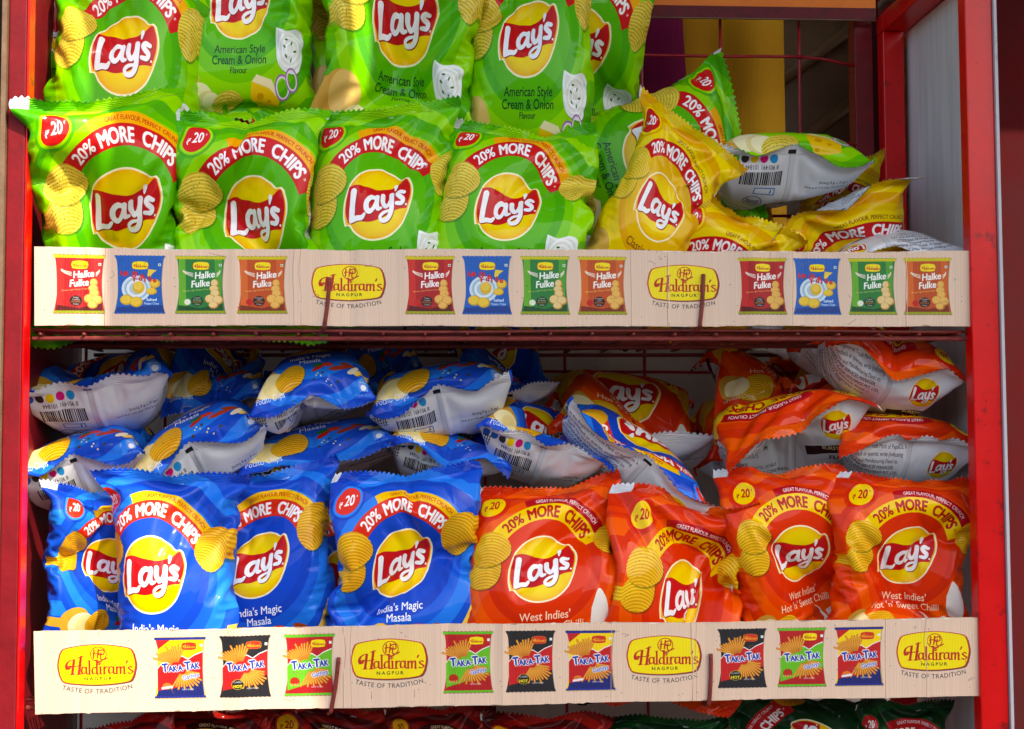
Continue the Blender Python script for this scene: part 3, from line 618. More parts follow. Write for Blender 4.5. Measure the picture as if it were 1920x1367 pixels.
class MB:
    def __init__(s): s.V = []; s.F = []
    def box(s, a, b, bev=.0):
        (x0, y0, z0), (x1, y1, z1) = a, b; k = len(s.V)
        if bev <= 0:
            s.V += [(x0, y0, z0), (x1, y0, z0), (x1, y1, z0), (x0, y1, z0), (x0, y0, z1), (x1, y0, z1), (x1, y1, z1), (x0, y1, z1)]
            s.F += [tuple(k+i for i in f) for f in ((0, 3, 2, 1), (4, 5, 6, 7), (0, 1, 5, 4), (1, 2, 6, 5), (2, 3, 7, 6), (3, 0, 4, 7))]
        else:
            import bmesh
            bm = bmesh.new(); r = bmesh.ops.create_cube(bm, size=1)
            for v in bm.verts: v.co = Vector(((x0+x1)/2+v.co.x*(x1-x0), (y0+y1)/2+v.co.y*(y1-y0), (z0+z1)/2+v.co.z*(z1-z0)))
            bmesh.ops.bevel(bm, geom=list(bm.edges), offset=bev, segments=2, affect='EDGES', profile=.5)
            bm.verts.index_update()
            s.V += [tuple(v.co) for v in bm.verts]; s.F += [tuple(k+v.index for v in f.verts) for f in bm.faces]; bm.free()
    def tube(s, pts, r, n=8):
        P = np.asarray(pts, float); k = len(s.V); m = len(P)
        T = np.gradient(P, axis=0); T /= np.linalg.norm(T, axis=1)[:, None]
        for i in range(m):
            a = np.cross(T[i], [0.13, .31, .94]); a /= np.linalg.norm(a); b = np.cross(T[i], a)
            for j in range(n): q = 2*math.pi*j/n; s.V.append(tuple(P[i]+r*(a*math.cos(q)+b*math.sin(q))))
        for i in range(m-1):
            for j in range(n): s.F.append((k+i*n+j, k+i*n+(j+1) % n, k+(i+1)*n+(j+1) % n, k+(i+1)*n+j))
        s.F.append(tuple(k+j for j in range(n))[::-1]); s.F.append(tuple(k+(m-1)*n+j for j in range(n)))
    def build(s, name, mat, parent=None, smooth=False): return mesh_obj(name, s.V, s.F, mat, parent, smooth)

# ---------------------------------------------------------------- the rack and what stands round it
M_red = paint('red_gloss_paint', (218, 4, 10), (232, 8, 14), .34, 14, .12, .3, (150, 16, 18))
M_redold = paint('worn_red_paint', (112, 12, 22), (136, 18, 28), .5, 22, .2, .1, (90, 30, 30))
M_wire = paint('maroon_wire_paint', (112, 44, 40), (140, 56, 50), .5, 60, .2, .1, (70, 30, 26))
M_white = paint('grey_white_panel', (188, 188, 196), (204, 204, 210), .45, 5, .05, .1, (166, 160, 160))
M_cream = paint('cream_edge', (112, 86, 66), (136, 108, 84), .6, 30, .2, 0)
W0 = at(68, 611, 0)[0]; W1 = at(1819, 611, 0)[0]; ZS1 = .1366; ZS2 = -.2920; ZT = at(1700, 62, .28)[2]; ZB = -.75; D = .30
rack = empty('display_rack', (.54, .15, ZB)); tag(rack, 'tall red metal display rack with wire shelves and white side panel', 'display rack')

def post(x0, x1, y0, y1, z0=ZB, z1=.62, m=None, name='post'): b = MB(); b.box((x0, y0, z0), (x1, y1, z1), .0015); return b.build(name, m or M_red, rack)
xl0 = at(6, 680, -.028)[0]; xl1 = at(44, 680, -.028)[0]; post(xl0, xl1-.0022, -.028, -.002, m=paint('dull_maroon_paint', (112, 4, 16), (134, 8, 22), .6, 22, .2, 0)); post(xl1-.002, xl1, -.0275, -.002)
xr0 = at(1822, 800, -.004)[0]; xr1 = at(1879, 800, -.012)[0]; post(xr0, xr1, -.012, .010)
b = MB(); b.box((xr1+.0005, -.016, ZB), (xr1+.004, -.002, .62)); b.build('edge_trim', M_white, rack)
b = MB(); b.box((xl0-.006, -.034, ZB), (xl0-.0005, -.010, .62)); b.build('edge_trim', M_cream, rack)
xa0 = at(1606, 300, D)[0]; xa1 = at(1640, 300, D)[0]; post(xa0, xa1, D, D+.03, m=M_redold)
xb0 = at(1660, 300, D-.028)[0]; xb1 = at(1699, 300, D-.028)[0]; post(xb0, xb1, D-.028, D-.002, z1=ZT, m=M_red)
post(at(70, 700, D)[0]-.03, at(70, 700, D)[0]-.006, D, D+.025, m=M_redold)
# rails
b = MB(); b.box((xb0, .010, ZT-.0), (xb1+.004, D-.028, ZT+.026), .0015); b.box((xb0, D-.028, ZT+.001), (xb1+.004, D, ZT+.0255), .0015); b.build('side_rail', M_red, rack)
# white side sheet (slightly warped) and left sheet
def sheet(xb, name, mat, y0, y1, z0, z1, seed, amp=.0012, th=.003):
    rg = np.random.RandomState(seed); ny, nz = 9, 40; V = []; Fc = []
    ph = rg.rand(6)*6
    for s_ in (0, th):
        for i in range(nz+1):
            for j in range(ny+1):
                y = y0+(y1-y0)*j/ny; z = z0+(z1-z0)*i/nz
                V.append((xb+s_+amp*(math.sin(z*9+ph[0])+math.sin(y*17+z*5+ph[1])), y, z))
    o_ = (nz+1)*(ny+1)
    for i in range(nz):
        for j in range(ny):
            a = i*(ny+1)+j; Fc.append((a, a+ny+1, a+ny+2, a+1)); Fc.append((o_+a, o_+a+1, o_+a+ny+2, o_+a+ny+1))
    for i in range(nz):
        a = i*(ny+1); Fc.append((a, o_+a, o_+a+ny+1, a+ny+1)); a += ny; Fc.append((a, a+ny+1, o_+a+ny+1, o_+a))
    return mesh_obj(name, V, Fc, mat, rack, True)
m, t, bb = base_mat('grey_white_board', .5, .4, .1)
tc = N(t, 'ShaderNodeTexCoord'); mp = N(t, 'ShaderNodeMapping'); mp.inputs['Scale'].default_value = (1, 14, 1.2); t.links.new(tc.outputs['Object'], mp.inputs[0])
no = N(t, 'ShaderNodeTexNoise', _Scale=3.0, _Detail=8.0, _Roughness=.7); t.links.new(mp.outputs[0], no.inputs[0]); cr = N(t, 'ShaderNodeValToRGB'); cr.color_ramp.elements[0].color = lin((200, 200, 206)); cr.color_ramp.elements[1].color = lin((226, 226, 230)); cr.color_ramp.elements[0].position = .3; cr.color_ramp.elements[1].position = .6
t.links.new(no.outputs[0], cr.inputs[0]); t.links.new(cr.outputs[0], bb.inputs['Base Color']); M_board = m
sheet(xb1+.006, 'side_panel', M_board, .012, D-.002, ZB, ZT-.001, 3)
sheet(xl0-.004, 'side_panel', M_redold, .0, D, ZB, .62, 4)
# header strip at the back above
hz0 = at(1400, 33, D-.02)[2]; hz1 = at(1400, 11, D-.02)[2]
M_maroon = paint('maroon_print', (84, 18, 28), (110, 26, 34), .6, 60, .3, 0, (60, 10, 20)); M_orange = paint('orange_print', (226, 110, 30), (236, 126, 40), .5, 20, .1, 0)
b = MB(); b.box((xl0, D-.018, hz0), (xa1, D-.016, hz1)); b.build('header_border', M_maroon, rack)
b = MB(); b.box((xl0, D-.017, hz1), (xa1, D-.015, hz1+.12)); b.build('header_board', M_orange, rack)
b = MB(); b.box((xl0, D-.0185, hz0-.0012), (xa1, D-.0145, hz0-.0002)); b.build('header_edge', M_cream, rack)

def wob(p, q, rg, n=14, amp=.0012):
    p, q = np.array(p, float), np.array(q, float); t_ = np.linspace(0, 1, n)[:, None]; P = p*(1-t_)+q*t_
    P[1:-1] += rg.randn(n-2, 3)*amp*.4; P += np.array([0, 1, 1])*amp*np.sin(t_*9+rg.rand()*6); return P
rg = np.random.RandomState(8)
def shelf(z, name='shelf_mesh'):
    b = MB()
    for i in range(24): y = .004+i*(D-.008)/23; b.tube(wob((xl1, y, z), (xr0, y, z), rg), .0019, 6)
    for i in range(23): x = xl1+.01+(xr0-xl1-.02)*i/22; b.tube(wob((x, .0, z-.0035), (x, D, z-.0035), rg, 8, .0006), .0019, 6)
    b.build(name, M_wire, rack, True)
    b = MB(); b.tube([(xl1, .006, z-.0085), (.5, .006, z-.0088), (xr0, .006, z-.0085)], .0028); b.tube([(xl1, D-.004, z-.0085), (.5, D-.004, z-.009), (xr0, D-.004, z-.0085)], .0028); b.tube([(xl1, .13, z-.0085), (.5, .13, z-.009), (xr0, .13, z-.0085)], .0028); b.build('shelf_rail', M_wire, rack)
shelf(ZS1-.004); shelf(ZS2+.010); shelf(ZS2-.36)
# back wire mesh
b = MB(); yb = D+.006
for px in (1204, 1352, 1500): x = at(px, 200, yb)[0]; b.tube(wob((x, yb, ZB), (x, yb, hz0+.02), rg, 20, .0006), .0022, 8)
for k in range(1, 9): x = at(1204-148*k, 200, yb)[0]; b.tube(wob((x, yb, ZB), (x, yb, .5), rg, 20, .0006), .0022, 8)
for py in (-48, 102, 252, 402, 552, 697, 845, 995, 1145, 1295, 1445): z = at(1200, py, yb-.003)[2]; b.tube(wob((xl1, yb-.004, z), (at(1505, 200, yb)[0], yb-.004, z-.001), rg, 20, .0006), .0022, 8); b.tube([(at(1504, 200, yb)[0], yb-.004, z-.001), (at(1545, 200, yb)[0], yb-.004, z-.004), (xa0+.002, yb-.004, z-.013)], .0022, 8)
b.build('back_mesh', paint('red_wire_paint', (150, 20, 32), (172, 30, 40), .4, 60, .2, .2), rack, True)
# hooks that hold the printed strips
for (tx, ty, bx, by, ex, ey) in ((618, 520, 609, 612, 578, 648), (1319, 514, 1313, 610, 1262, 645), (635, 1233, 622, 1332, 615, 1338), (1333, 1226, 1330, 1318, 1318, 1318)):
    b = MB(); P = [at(tx, ty, -.006), at((tx+bx)/2+1, (ty+by)/2, -.006), at(bx, by-6, -.006), at(bx-2, by+3, -.003), at((bx+ex)/2, (by+ey)/2+1, .02), at(ex, ey, .05)]
    Q = spline(P, 6) if True else P
    b.tube(Q, .0024, 10); b.build('wire_hook', M_wire, rack, True)
# welded tab on the side rail
b = MB(); p = at(1662, 30, .2); b.box((p[0]-.001, .19, ZT+.018), (p[0]+.012, .235, ZT+.028), .003); b.build('hinge_pin', paint('grey_steel', (70, 66, 62), (96, 92, 86), .5, 30, .3, 0), rack)

# ---- printed card strips
def card(name, img, c, label, seed):
    rg = np.random.RandomState(seed); m, t, bb = base_mat(name+'_print', .55, .35, .12, .3)
    ti = N(t, 'ShaderNodeTexImage', image=img, extension='EXTEND'); t.links.new(ti.outputs[0], bb.inputs['Base Color'])
    tc = N(t, 'ShaderNodeTexCoord'); wv = N(t, 'ShaderNodeTexWave', _Scale=95.0, _Distortion=.4); t.links.new(tc.outputs['Object'], wv.inputs[0]); add_bump(t, bb, wv.outputs[1], .12, .0012)
    nn = N(t, 'ShaderNodeTexNoise', _Scale=26.0, _Detail=5.0); mp = N(t, 'ShaderNodeMapping'); mp.inputs['Scale'].default_value = (1, 1, .25); t.links.new(tc.outputs['Object'], mp.inputs[0]); t.links.new(mp.outputs[0], nn.inputs[0]); add_bump(t, bb, nn.outputs[0], .25, .004)
    m2 = paint(name+'_edge', (196, 168, 140), (226, 204, 178), .8, 60, .4, 0, (150, 116, 90))
    TL, TR, BR, BL = [at(x, y, 0) for x, y in c]; nx, nz = 260, 9; V = []; uv = []; Fc = []; mi = []
    creases = [(rg.rand(), rg.randn()*.0016, .004+rg.rand()*.01) for _ in range(16)]
    tilt = [(0, -.006), (.07, 0.0), (.3, -.0014), (.31, .0012), (.5, -.001), (.66, .001), (.86, -.001), (1, -.004)] if seed == 21 else [(0, -.009), (.3, 0.001), (.34, -.001), (.6, .001), (.8, -.0005), (1, -.004)]
    for s_ in (0, .0032):
        for i in range(nx+1):
            a = i/nx
            off = np.interp(a, [q[0] for q in tilt], [q[1] for q in tilt]); jag = .0005*rg.randn()*(rg.rand() > .8)+.0004*math.sin(i*.13)
            for (ca, cz, cw) in creases: off += cz*math.exp(-((a-ca)/cw)**2)
            for j in range(nz+1):
                q = j/nz; P = (BL*(1-a)+BR*a)*(1-q)+(TL*(1-a)+TR*a)*q
                P = P+[0, off*(.5+.5*q)-.004+s_, (jag if j in (0, nz) else 0)+.0012*math.sin(a*11+seed)*(q-.3)]
                V.append(P); uv.append((a, q))
    o_ = (nx+1)*(nz+1)
    for i in range(nx):
        for j in range(nz): a = i*(nz+1)+j; Fc.append((a, a+nz+1, a+nz+2, a+1)); mi.append(0); Fc.append((o_+a, o_+a+1, o_+a+nz+2, o_+a+nz+1)); mi.append(1)
        a = i*(nz+1); Fc.append((a, o_+a, o_+a+nz+1, a+nz+1)); mi.append(1); a += nz; Fc.append((a, a+nz+1, o_+a+nz+1, o_+a)); mi.append(1)
    for j in range(nz):
        a = j; Fc.append((a, a+1, o_+a+1, o_+a)); mi.append(1); a = nx*(nz+1)+j; Fc.append((a, o_+a, o_+a+1, a+1)); mi.append(1)
    o = mesh_obj(name, V, Fc, [m, m2], None, False, uv, mi)
    return tag(o, label, 'printed strip', 'printed card strips on the shelf fronts')
card('card_strip', strip_art(0).image('upper_strip'), ((69, 466), (1817, 473), (1820, 613), (68, 611)), 'upper beige card strip printed with red, blue, green and orange packets', 21)
card('card_strip', strip_art(1).image('lower_strip'), ((69, 1181), (1835, 1158), (1836, 1303), (70, 1337)), 'lower beige card strip with an oval emblem at both ends', 22)

# ---- surroundings: cloth and things behind the rack, paving and awning (added, unseen) in front
def drape(name, mat, x0, x1, z0, z1, y, folds, amp, label, cat, seed, slant=0):
    rg = np.random.RandomState(seed); nx, nz = 90, 30; V = []; Fc = []; uv = []
    ph = rg.rand(folds+1)*6; fr = 4+rg.rand(folds+1)*16
    for s_ in (0, .002):
        for i in range(nx+1):
            for j in range(nz+1):
                a, q = i/nx, j/nz
                d = sum(math.sin(a*fr[k]+ph[k]+q*1.5*math.sin(ph[k]))/(1+k*.5) for k in range(folds))*amp
                V.append((x0+(x1-x0)*a+slant*(1-q)*(1 if a > .02 else .2), y+d+s_, z0+(z1-z0)*q)); uv.append((a, q))
    o_ = (nx+1)*(nz+1)
    for i in range(nx):
        for j in range(nz): a = i*(nz+1)+j; Fc.append((a, a+nz+1, a+nz+2, a+1)); Fc.append((o_+a, o_+a+1, o_+a+nz+2, o_+a+nz+1))
    return tag(mesh_obj(name, V, Fc, mat, None, True, uv), label, cat)
def cloth(name, c1, c2, rough=.9, scale=5.0):
    m, t, bb = base_mat(name, rough, .2); bb.inputs['Sheen Weight'].default_value = .2
    tc = N(t, 'ShaderNodeTexCoord'); no = N(t, 'ShaderNodeTexNoise', _Scale=scale, _Detail=6.0); t.links.new(tc.outputs['Object'], no.inputs[0])
    cr = N(t, 'ShaderNodeValToRGB'); cr.color_ramp.elements[0].color = lin(c1); cr.color_ramp.elements[1].color = lin(c2); cr.color_ramp.elements[0].position = .35; cr.color_ramp.elements[1].position = .65
    t.links.new(no.outputs[0], cr.inputs[0]); t.links.new(cr.outputs[0], bb.inputs['Base Color'])
    w = N(t, 'ShaderNodeTexWave', _Scale=160.0, _Distortion=1.0); t.links.new(tc.outputs['Object'], w.inputs[0]); add_bump(t, bb, w.outputs[1], .3, .001); return m, t, bb, cr, tc
zt = at(1200, -60, .5)[2]; zm = at(1200, 480, .5)[2]
drape('hanging_cloth', cloth('magenta_cloth', (130, 14, 70), (150, 20, 84))[0], at(1020, 200, .5)[0], at(1275, 200, .5)[0], zm-.1, zt, .50, 2, .008, 'magenta cloth hanging behind the back wires beside the ochre cloth', 'cloth', 1, .03)
drape('hanging_cloth', cloth('ochre_cloth', (186, 130, 16), (206, 150, 26))[0], at(1240, 200, .53)[0], at(1473, 200, .53)[0], zm-.1, zt, .53, 2, .014, 'ochre yellow cloth hanging behind the back wires, right of the magenta cloth', 'cloth', 2)
m, t, bb, cr, tc = cloth('grey_canvas', (160, 150, 140), (196, 186, 174), .95, 3.0)
# printed dark blots and sprigs
vo = N(t, 'ShaderNodeTexVoronoi', _Scale=9.0); no2 = N(t, 'ShaderNodeTexNoise', _Scale=22.0, _Detail=5.0); t.links.new(tc.outputs['Object'], no2.inputs[0]); t.links.new(tc.outputs['Object'], vo.inputs[0])
ad = N(t, 'ShaderNodeMath', operation='MULTIPLY_ADD'); ad.inputs[1].default_value = .35; t.links.new(no2.outputs[0], ad.inputs[0]); t.links.new(vo.outputs[0], ad.inputs[2])
r2 = N(t, 'ShaderNodeValToRGB'); r2.color_ramp.interpolation = 'CONSTANT'; r2.color_ramp.elements[0].color = (1, 1, 1, 1); r2.color_ramp.elements[1].position = .40; r2.color_ramp.elements[1].color = (0, 0, 0, 1); t.links.new(ad.outputs[0], r2.inputs[0])
hs = N(t, 'ShaderNodeValToRGB'); hs.color_ramp.interpolation = 'CONSTANT'
for i, (p_, c_) in enumerate(((0, (22, 20, 22)), (.45, (150, 100, 30)), (.6, (28, 26, 30)), (.75, (40, 60, 120)), (.85, (150, 50, 30)))):
    e = hs.color_ramp.elements[i] if i < 2 else hs.color_ramp.elements.new(p_)
    e.position = p_; e.color = lin(c_)
t.links.new(vo.outputs[1], hs.inputs[0]); mx = N(t, 'ShaderNodeMix', data_type='RGBA'); t.links.new(r2.outputs[0], mx.inputs[0]); t.links.new(cr.outputs[0], mx.inputs[6]); t.links.new(hs.outputs[0], mx.inputs[7]); t.links.new(mx.outputs[2], bb.inputs['Base Color'])
drape('hanging_cloth', m, xl0-.02, xr1, ZB, at(1200, 560, .40)[2], .40, 3, .006, 'grey woven cloth with dark printed sprigs behind the back wires of the lower shelves', 'cloth', 5)
drape('hanging_cloth', m, at(1040, 300, .42)[0], at(1215, 300, .42)[0], at(1150, 560, .44)[2], at(1150, 120, .44)[2], .44, 2, .004, 'pale cloth with a dark blot between the back wires and the magenta cloth', 'cloth', 6)
# dark shutter with slanting bars
M_brown = paint('dark_brown_metal', (110, 78, 52), (132, 96, 66), .5, 12, .2, .1)
sh = empty('shutter', at(1540, 300, .75)); tag(sh, 'dark brown sheet with slanting pipes seen through the back wires next to the red post', 'shutter')
b = MB(); p0 = at(1330, -120, .78); p1 = at(1760, 640, .78); b.box((p0[0], .78, p1[2]), (p1[0], .785, p0[2])); b.build('backing', M_brown, sh)
for k in range(6):
    b = MB(); a_ = at(1440, 190+k*140-300, .76); c_ = at(1640, 40+k*140-300, .76); b.tube([a_, (a_+c_)/2, c_], .011, 12); b.build('pipe', M_brown, sh, True)
# dark red wall past the rack
M_wallr = paint('dark_red_wall', (62, 0, 3), (80, 1, 5), .9, 4, .1, 0)
b = MB(); b.box((xr1+.05, .55, ZB-.5), (xr1+1.4, .6, 1.2)); tag(b.build('wall', M_wallr), 'dark red wall beyond the right side of the rack', 'wall')
b = MB(); b.box((-1.4, 1.1, ZB-.5), (xr1+.1, 1.15, 1.6)); tag(b.build('wall', paint('brown_wall', (60, 44, 34), (80, 60, 46), .8, 4, .1, 0)), 'dim brown wall far behind the cloths', 'wall')
# ground
M_pave = paint('pale_paving', (58, 56, 54), (76, 72, 68), .9, 2.5, .4, 0, (50, 48, 46))
b = MB(); b.box((-30, -40, ZB-.45), (30, 20, ZB-.4)); tag(b.build('ground', M_pave), kind='structure')
# ---------------------------------------------------------------- bags
IMG_F = {}; IMG_B = {}; MATS = {}
def mats(fl):
    if fl not in MATS:
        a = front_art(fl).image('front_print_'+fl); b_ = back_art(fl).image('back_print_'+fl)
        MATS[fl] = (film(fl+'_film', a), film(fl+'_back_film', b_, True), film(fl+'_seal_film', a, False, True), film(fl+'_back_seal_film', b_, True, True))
    return MATS[fl]
#           seed  vol  steps ears(TL,TR,BL,BR)        pinch(z,y)      foot          dents
SHAPES = [dict(seed=1, vol=.80, ears=(.004, -.012, 0, 0), pinch=(.012, .010), foot=(.004, .004), dents=3),
          dict(seed=2, vol=.74, ears=(-.010, .008, 0, 0), pinch=(-.012, .012), foot=(-.006, .006), dents=4),
          dict(seed=3, vol=.84, ears=(.010, .006, 0, 0), pinch=(.006, .004), foot=(.01, .006), dents=3),
          dict(seed=4, vol=.70, ears=(-.014, -.012, 0, 0), pinch=(-.016, .014), foot=(-.012, .012), dents=5),
          dict(seed=5, vol=.78, ears=(.0, .014, .01, -.01), pinch=(.014, .006), foot=(.012, .010), dents=3),
          dict(seed=6, vol=.66, ears=(-.012, .010, -.01, .012), pinch=(-.008, .008), foot=(-.014, .012), dents=5),
          dict(seed=7, vol=.86, ears=(.006, -.006, .012, .004), pinch=(-.010, .004), foot=(.014, .008), dents=2),
          dict(seed=8, vol=.76, ears=(-.004, .006, -.012, -.008), pinch=(.010, .012), foot=(-.010, .006), dents=4)]
_sh = {}
def shape(i, mir):
    if i not in _sh: _sh[i] = inflate(**SHAPES[i])
    X = _sh[i]
    if mir: X = X[:, :, ::-1].copy(); X[..., 0] *= -1
    return X
RAW = 4
def bag(fl, C4, label, shp=0, mir=False, puff=1.0, group=None, hires=True, name='chip_bag', nar=.03, us=0.0, waist=.05, uk=None):
    """C4: world points of the film's four corners TL, TR, BR, BL as the front print is read"""
    X = shape(shp, mir); X = X.copy()
    q = np.array([X[:, -1, 0].mean(0), X[:, -1, -1].mean(0), X[:, 0, -1].mean(0), X[:, 0, 0].mean(0)])
    # inverse bilinear of the inflated outline -> unit square
    x, y = X[..., 0], X[..., 1]; s = np.full(x.shape, .5); t_ = np.full(x.shape, .5)
    for _ in range(6):
        top = q[0, :2]*(1-s[..., None])+q[1, :2]*s[..., None]; bot = q[3, :2]*(1-s[..., None])+q[2, :2]*s[..., None]
        Pn = bot*(1-t_[..., None])+top*t_[..., None]; r = Pn-np.stack([x, y], -1)
        ds = (q[2, :2]-q[3, :2])*(1-t_[..., None])+(q[1, :2]-q[0, :2])*t_[..., None]; dt = top-bot
        det = ds[..., 0]*dt[..., 1]-ds[..., 1]*dt[..., 0]
        s -= (r[..., 0]*dt[..., 1]-r[..., 1]*dt[..., 0])/det; t_ -= (ds[..., 0]*r[..., 1]-ds[..., 1]*r[..., 0])/det
    s = .5+(s-.5)*(1-(nar*np.clip((1-t_)/.12, 0, 1)*np.clip(t_/.12, 0, 1)+waist*np.exp(-((t_-.885)/.06)**2)))
    if uk is None: uk = max(0, -nar*.9)
    TL, TR, BR, BL = [np.array(c, float) for c in C4]
    s_, u_ = s[..., None], t_[..., None]
    P = (BL*(1-s_)+BR*s_)*(1-u_)+(TL*(1-s_)+TR*s_)*u_
    R_ = (TR-TL)+(BR-BL); U = (TL-BL)+(TR-BR)
    n = np.cross(R_, U); n /= np.linalg.norm(n)
    kz = .5*(np.linalg.norm(R_)/2/.185+np.linalg.norm(U)/2/.215)*puff
    zq = (q[0, 2]*(1-s)+q[1, 2]*s)*t_+(q[3, 2]*(1-s)+q[2, 2]*s)*(1-t_)
    P = P+n*((X[..., 2])*kz*-1)[..., None]*-1      # front panel is +normal below
    return build_bag(fl, P, X, label, group, hires, name, n, us, uk)
def build_bag(fl, P, X, label, group, hires, name, n, us=0.0, uk=0.0):
    mf, mb, msf, msb = mats(fl)
    c = P.mean((0, 1, 2)); root = empty(name, c); tag(root, label, 'snack bag', group)
    U, V = np.meshgrid(np.linspace(0, 1, NU), np.linspace(0, 1, NV))
    U = .5+us+(U-.5)*(1+uk)
    G = np.concatenate([P, np.stack([np.stack([U, V], -1)]*2)], -1)        # (2,NV,NU,5)
    if hires: G = creases(refine(refine(G, 1), 2), 14, (len(label)*7+int(abs(c[0])*997)) % 9973, 2); k = 2
    else: k = 1
    nv, nu = G.shape[1:3]; e = 2*k
    def grid(A, flip):
        m_, n_ = A.shape[:2]; idx = np.arange(m_*n_).reshape(m_, n_)
        f = np.stack([idx[:-1, :-1], idx[:-1, 1:], idx[1:, 1:], idx[1:, :-1]], -1).reshape(-1, 4)
        return A.reshape(-1, A.shape[-1]), (f[:, ::-1] if flip else f)
    def make(nm, A, flip, mat):
        v, f = grid(A, flip); return fast_mesh(nm, v[:, :3], f, v[:, 3:5], mat, root)
    # index 1 (+z in the simulation) is the printed front
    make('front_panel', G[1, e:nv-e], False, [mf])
    Bk = G[0].copy(); Bk[..., 3] = 1-Bk[..., 3]
    make('back_panel', Bk[e:nv-e], True, [mb])
    # crimped seals with a saw-tooth edge, front print on one side and back print on the other
    for nm, rows in (('top_seal', slice(nv-e-1, nv)), ('bottom_seal', slice(0, e+1))):
        A = .5*(G[0, rows]+G[1, rows]); A[..., 3:] = G[1, rows][..., 3:]
        A = refine(A, 1)
        if k == 1: A = refine(A, 1)
        if nm == 'bottom_seal': A = A[::-1]
        out = A[-1, :, :3]-A[-2, :, :3]; out /= np.linalg.norm(out, axis=1)[:, None]+1e-9
        z = np.abs(((np.arange(A.shape[1])/6) % 1)-.5)*2*.0034
        A[-1, :, :3] += out*z[:, None]
        d1_ = np.gradient(A[..., :3], axis=0); d2_ = np.gradient(A[..., :3], axis=1); nn = np.cross(d2_, d1_); nn /= np.linalg.norm(nn, axis=2)[..., None]+1e-9
        if nm == 'bottom_seal': nn = -nn
        Fr = A.copy(); Fr[..., :3] += nn*.00035; Bb = A.copy(); Bb[..., :3] -= nn*.00035; Bb[..., 3] = 1-Bb[..., 3]
        vf, ff = grid(Fr, nm == 'bottom_seal'); vb, fb = grid(Bb, nm != 'bottom_seal')
        v = np.vstack([vf, vb]); f = np.vstack([ff, fb+len(vf)])
        fast_mesh(nm, v[:, :3], f, v[:, 3:5], [msf, msb], root, np.r_[np.zeros(len(ff), np.int32), np.ones(len(fb), np.int32)])
    return root
def fast_mesh(nm, v, f, uv, mats_, root, mi=None):
    me = bpy.data.meshes.new(nm); loc = np.array(root.location)
    me.vertices.add(len(v)); me.vertices.foreach_set('co', (v-loc).astype(np.float32).ravel())
    me.loops.add(f.size); me.loops.foreach_set('vertex_index', f.astype(np.int32).ravel())
    me.polygons.add(len(f)); me.polygons.foreach_set('loop_start', np.arange(0, f.size, 4, dtype=np.int32)); me.polygons.foreach_set('loop_total', np.full(len(f), 4, np.int32))
    me.polygons.foreach_set('use_smooth', np.ones(len(f), bool))
    for m in mats_: me.materials.append(m)
    if mi is not None: me.polygons.foreach_set('material_index', mi)
    l = me.uv_layers.new(name='UVMap'); l.data.foreach_set('uv', uv[f.ravel()].astype(np.float32).ravel())
    me.update(calc_edges=True); me.validate()
    o = bpy.data.objects.new(nm, me); COL.objects.link(o); o.parent = root; return o

def standing(fl, tl, tr, lg, dt=.055, db=.04, label='', shp=0, mir=False, puff=1.0, dr=0.0, drb=None, wb=.97, group=None, tf=.452, nar=.02, **kw):
    """upright bag: ears at tl, tr (pixels), emblem at lg; dt, db depths of top and foot; dr extra depth of the right side"""
    tl, tr, lg = map(lambda p: np.array(p, float), (tl, tr, lg)); M_ = (tl+tr)/2; Dn = (lg-M_)/tf
    Wv = np.linalg.norm(tr-tl); perp = np.array([Dn[1], -Dn[0]])/np.linalg.norm(Dn)
    if np.dot(perp, tr-tl) < 0: perp = -perp
    e = .5*wb*Wv*(.6*perp+.4*(tr-tl)/Wv); bm_ = M_+Dn
    bag(fl, [at(*tl, dt), at(*tr, dt+dr), at(*(bm_+e), db+(dr if drb is None else drb)), at(*(bm_-e), db)], label, shp, mir, puff, group, nar=nar, waist=.09, **kw)
def lying(fl, nl, nr, depth, pitch, label, kind, L=.215, shp=0, mir=False, puff=1.38, dr=0.0, twist=0.0, wf=1.0, group=None, skew=0.0, **kw):
    """bag on its side, one seal towards the street at nl-nr. kind: 'bottom_up' front up, foot near; 'top_up' front up, head near; 'top_down' front down, head near"""
    a = at(*nl, depth); c = at(*nr, depth+dr); e = c-a; b0 = np.array([-e[1], e[0], 0]); b0 /= np.linalg.norm(b0); eh = e/np.linalg.norm(e)
    up = np.cross(eh, b0); up /= np.linalg.norm(up)
    p = math.radians(pitch); bk = math.cos(p)*b0+math.sin(p)*up; m_ = (a+c)/2+bk*L+eh*skew; tw = math.radians(twist)
    eh2 = math.cos(tw)*eh+math.sin(tw)*np.cross(eh, bk); w = np.linalg.norm(e)*.5*wf
    fa, fc = m_-eh2*w, m_+eh2*w
    C4 = dict(bottom_up=[fa, fc, c, a], top_up=[c, a, fa, fc], top_down=[a, c, fc, fa])[kind]
    bag(fl, C4, label, shp, mir, puff, group, **kw)

GU = 'green bags at the front of the upper shelf'; GB = 'blue bags lying on the lower shelf'; GF = 'blue bags standing behind the lower strip'
GO = 'orange bags standing behind the lower strip'; GL = 'orange bags lying on the lower shelf'; GY = 'yellow bags on the upper shelf'; GH = 'green bags of the back row on the upper shelf'; GD = 'dark bags on the bottom shelf'
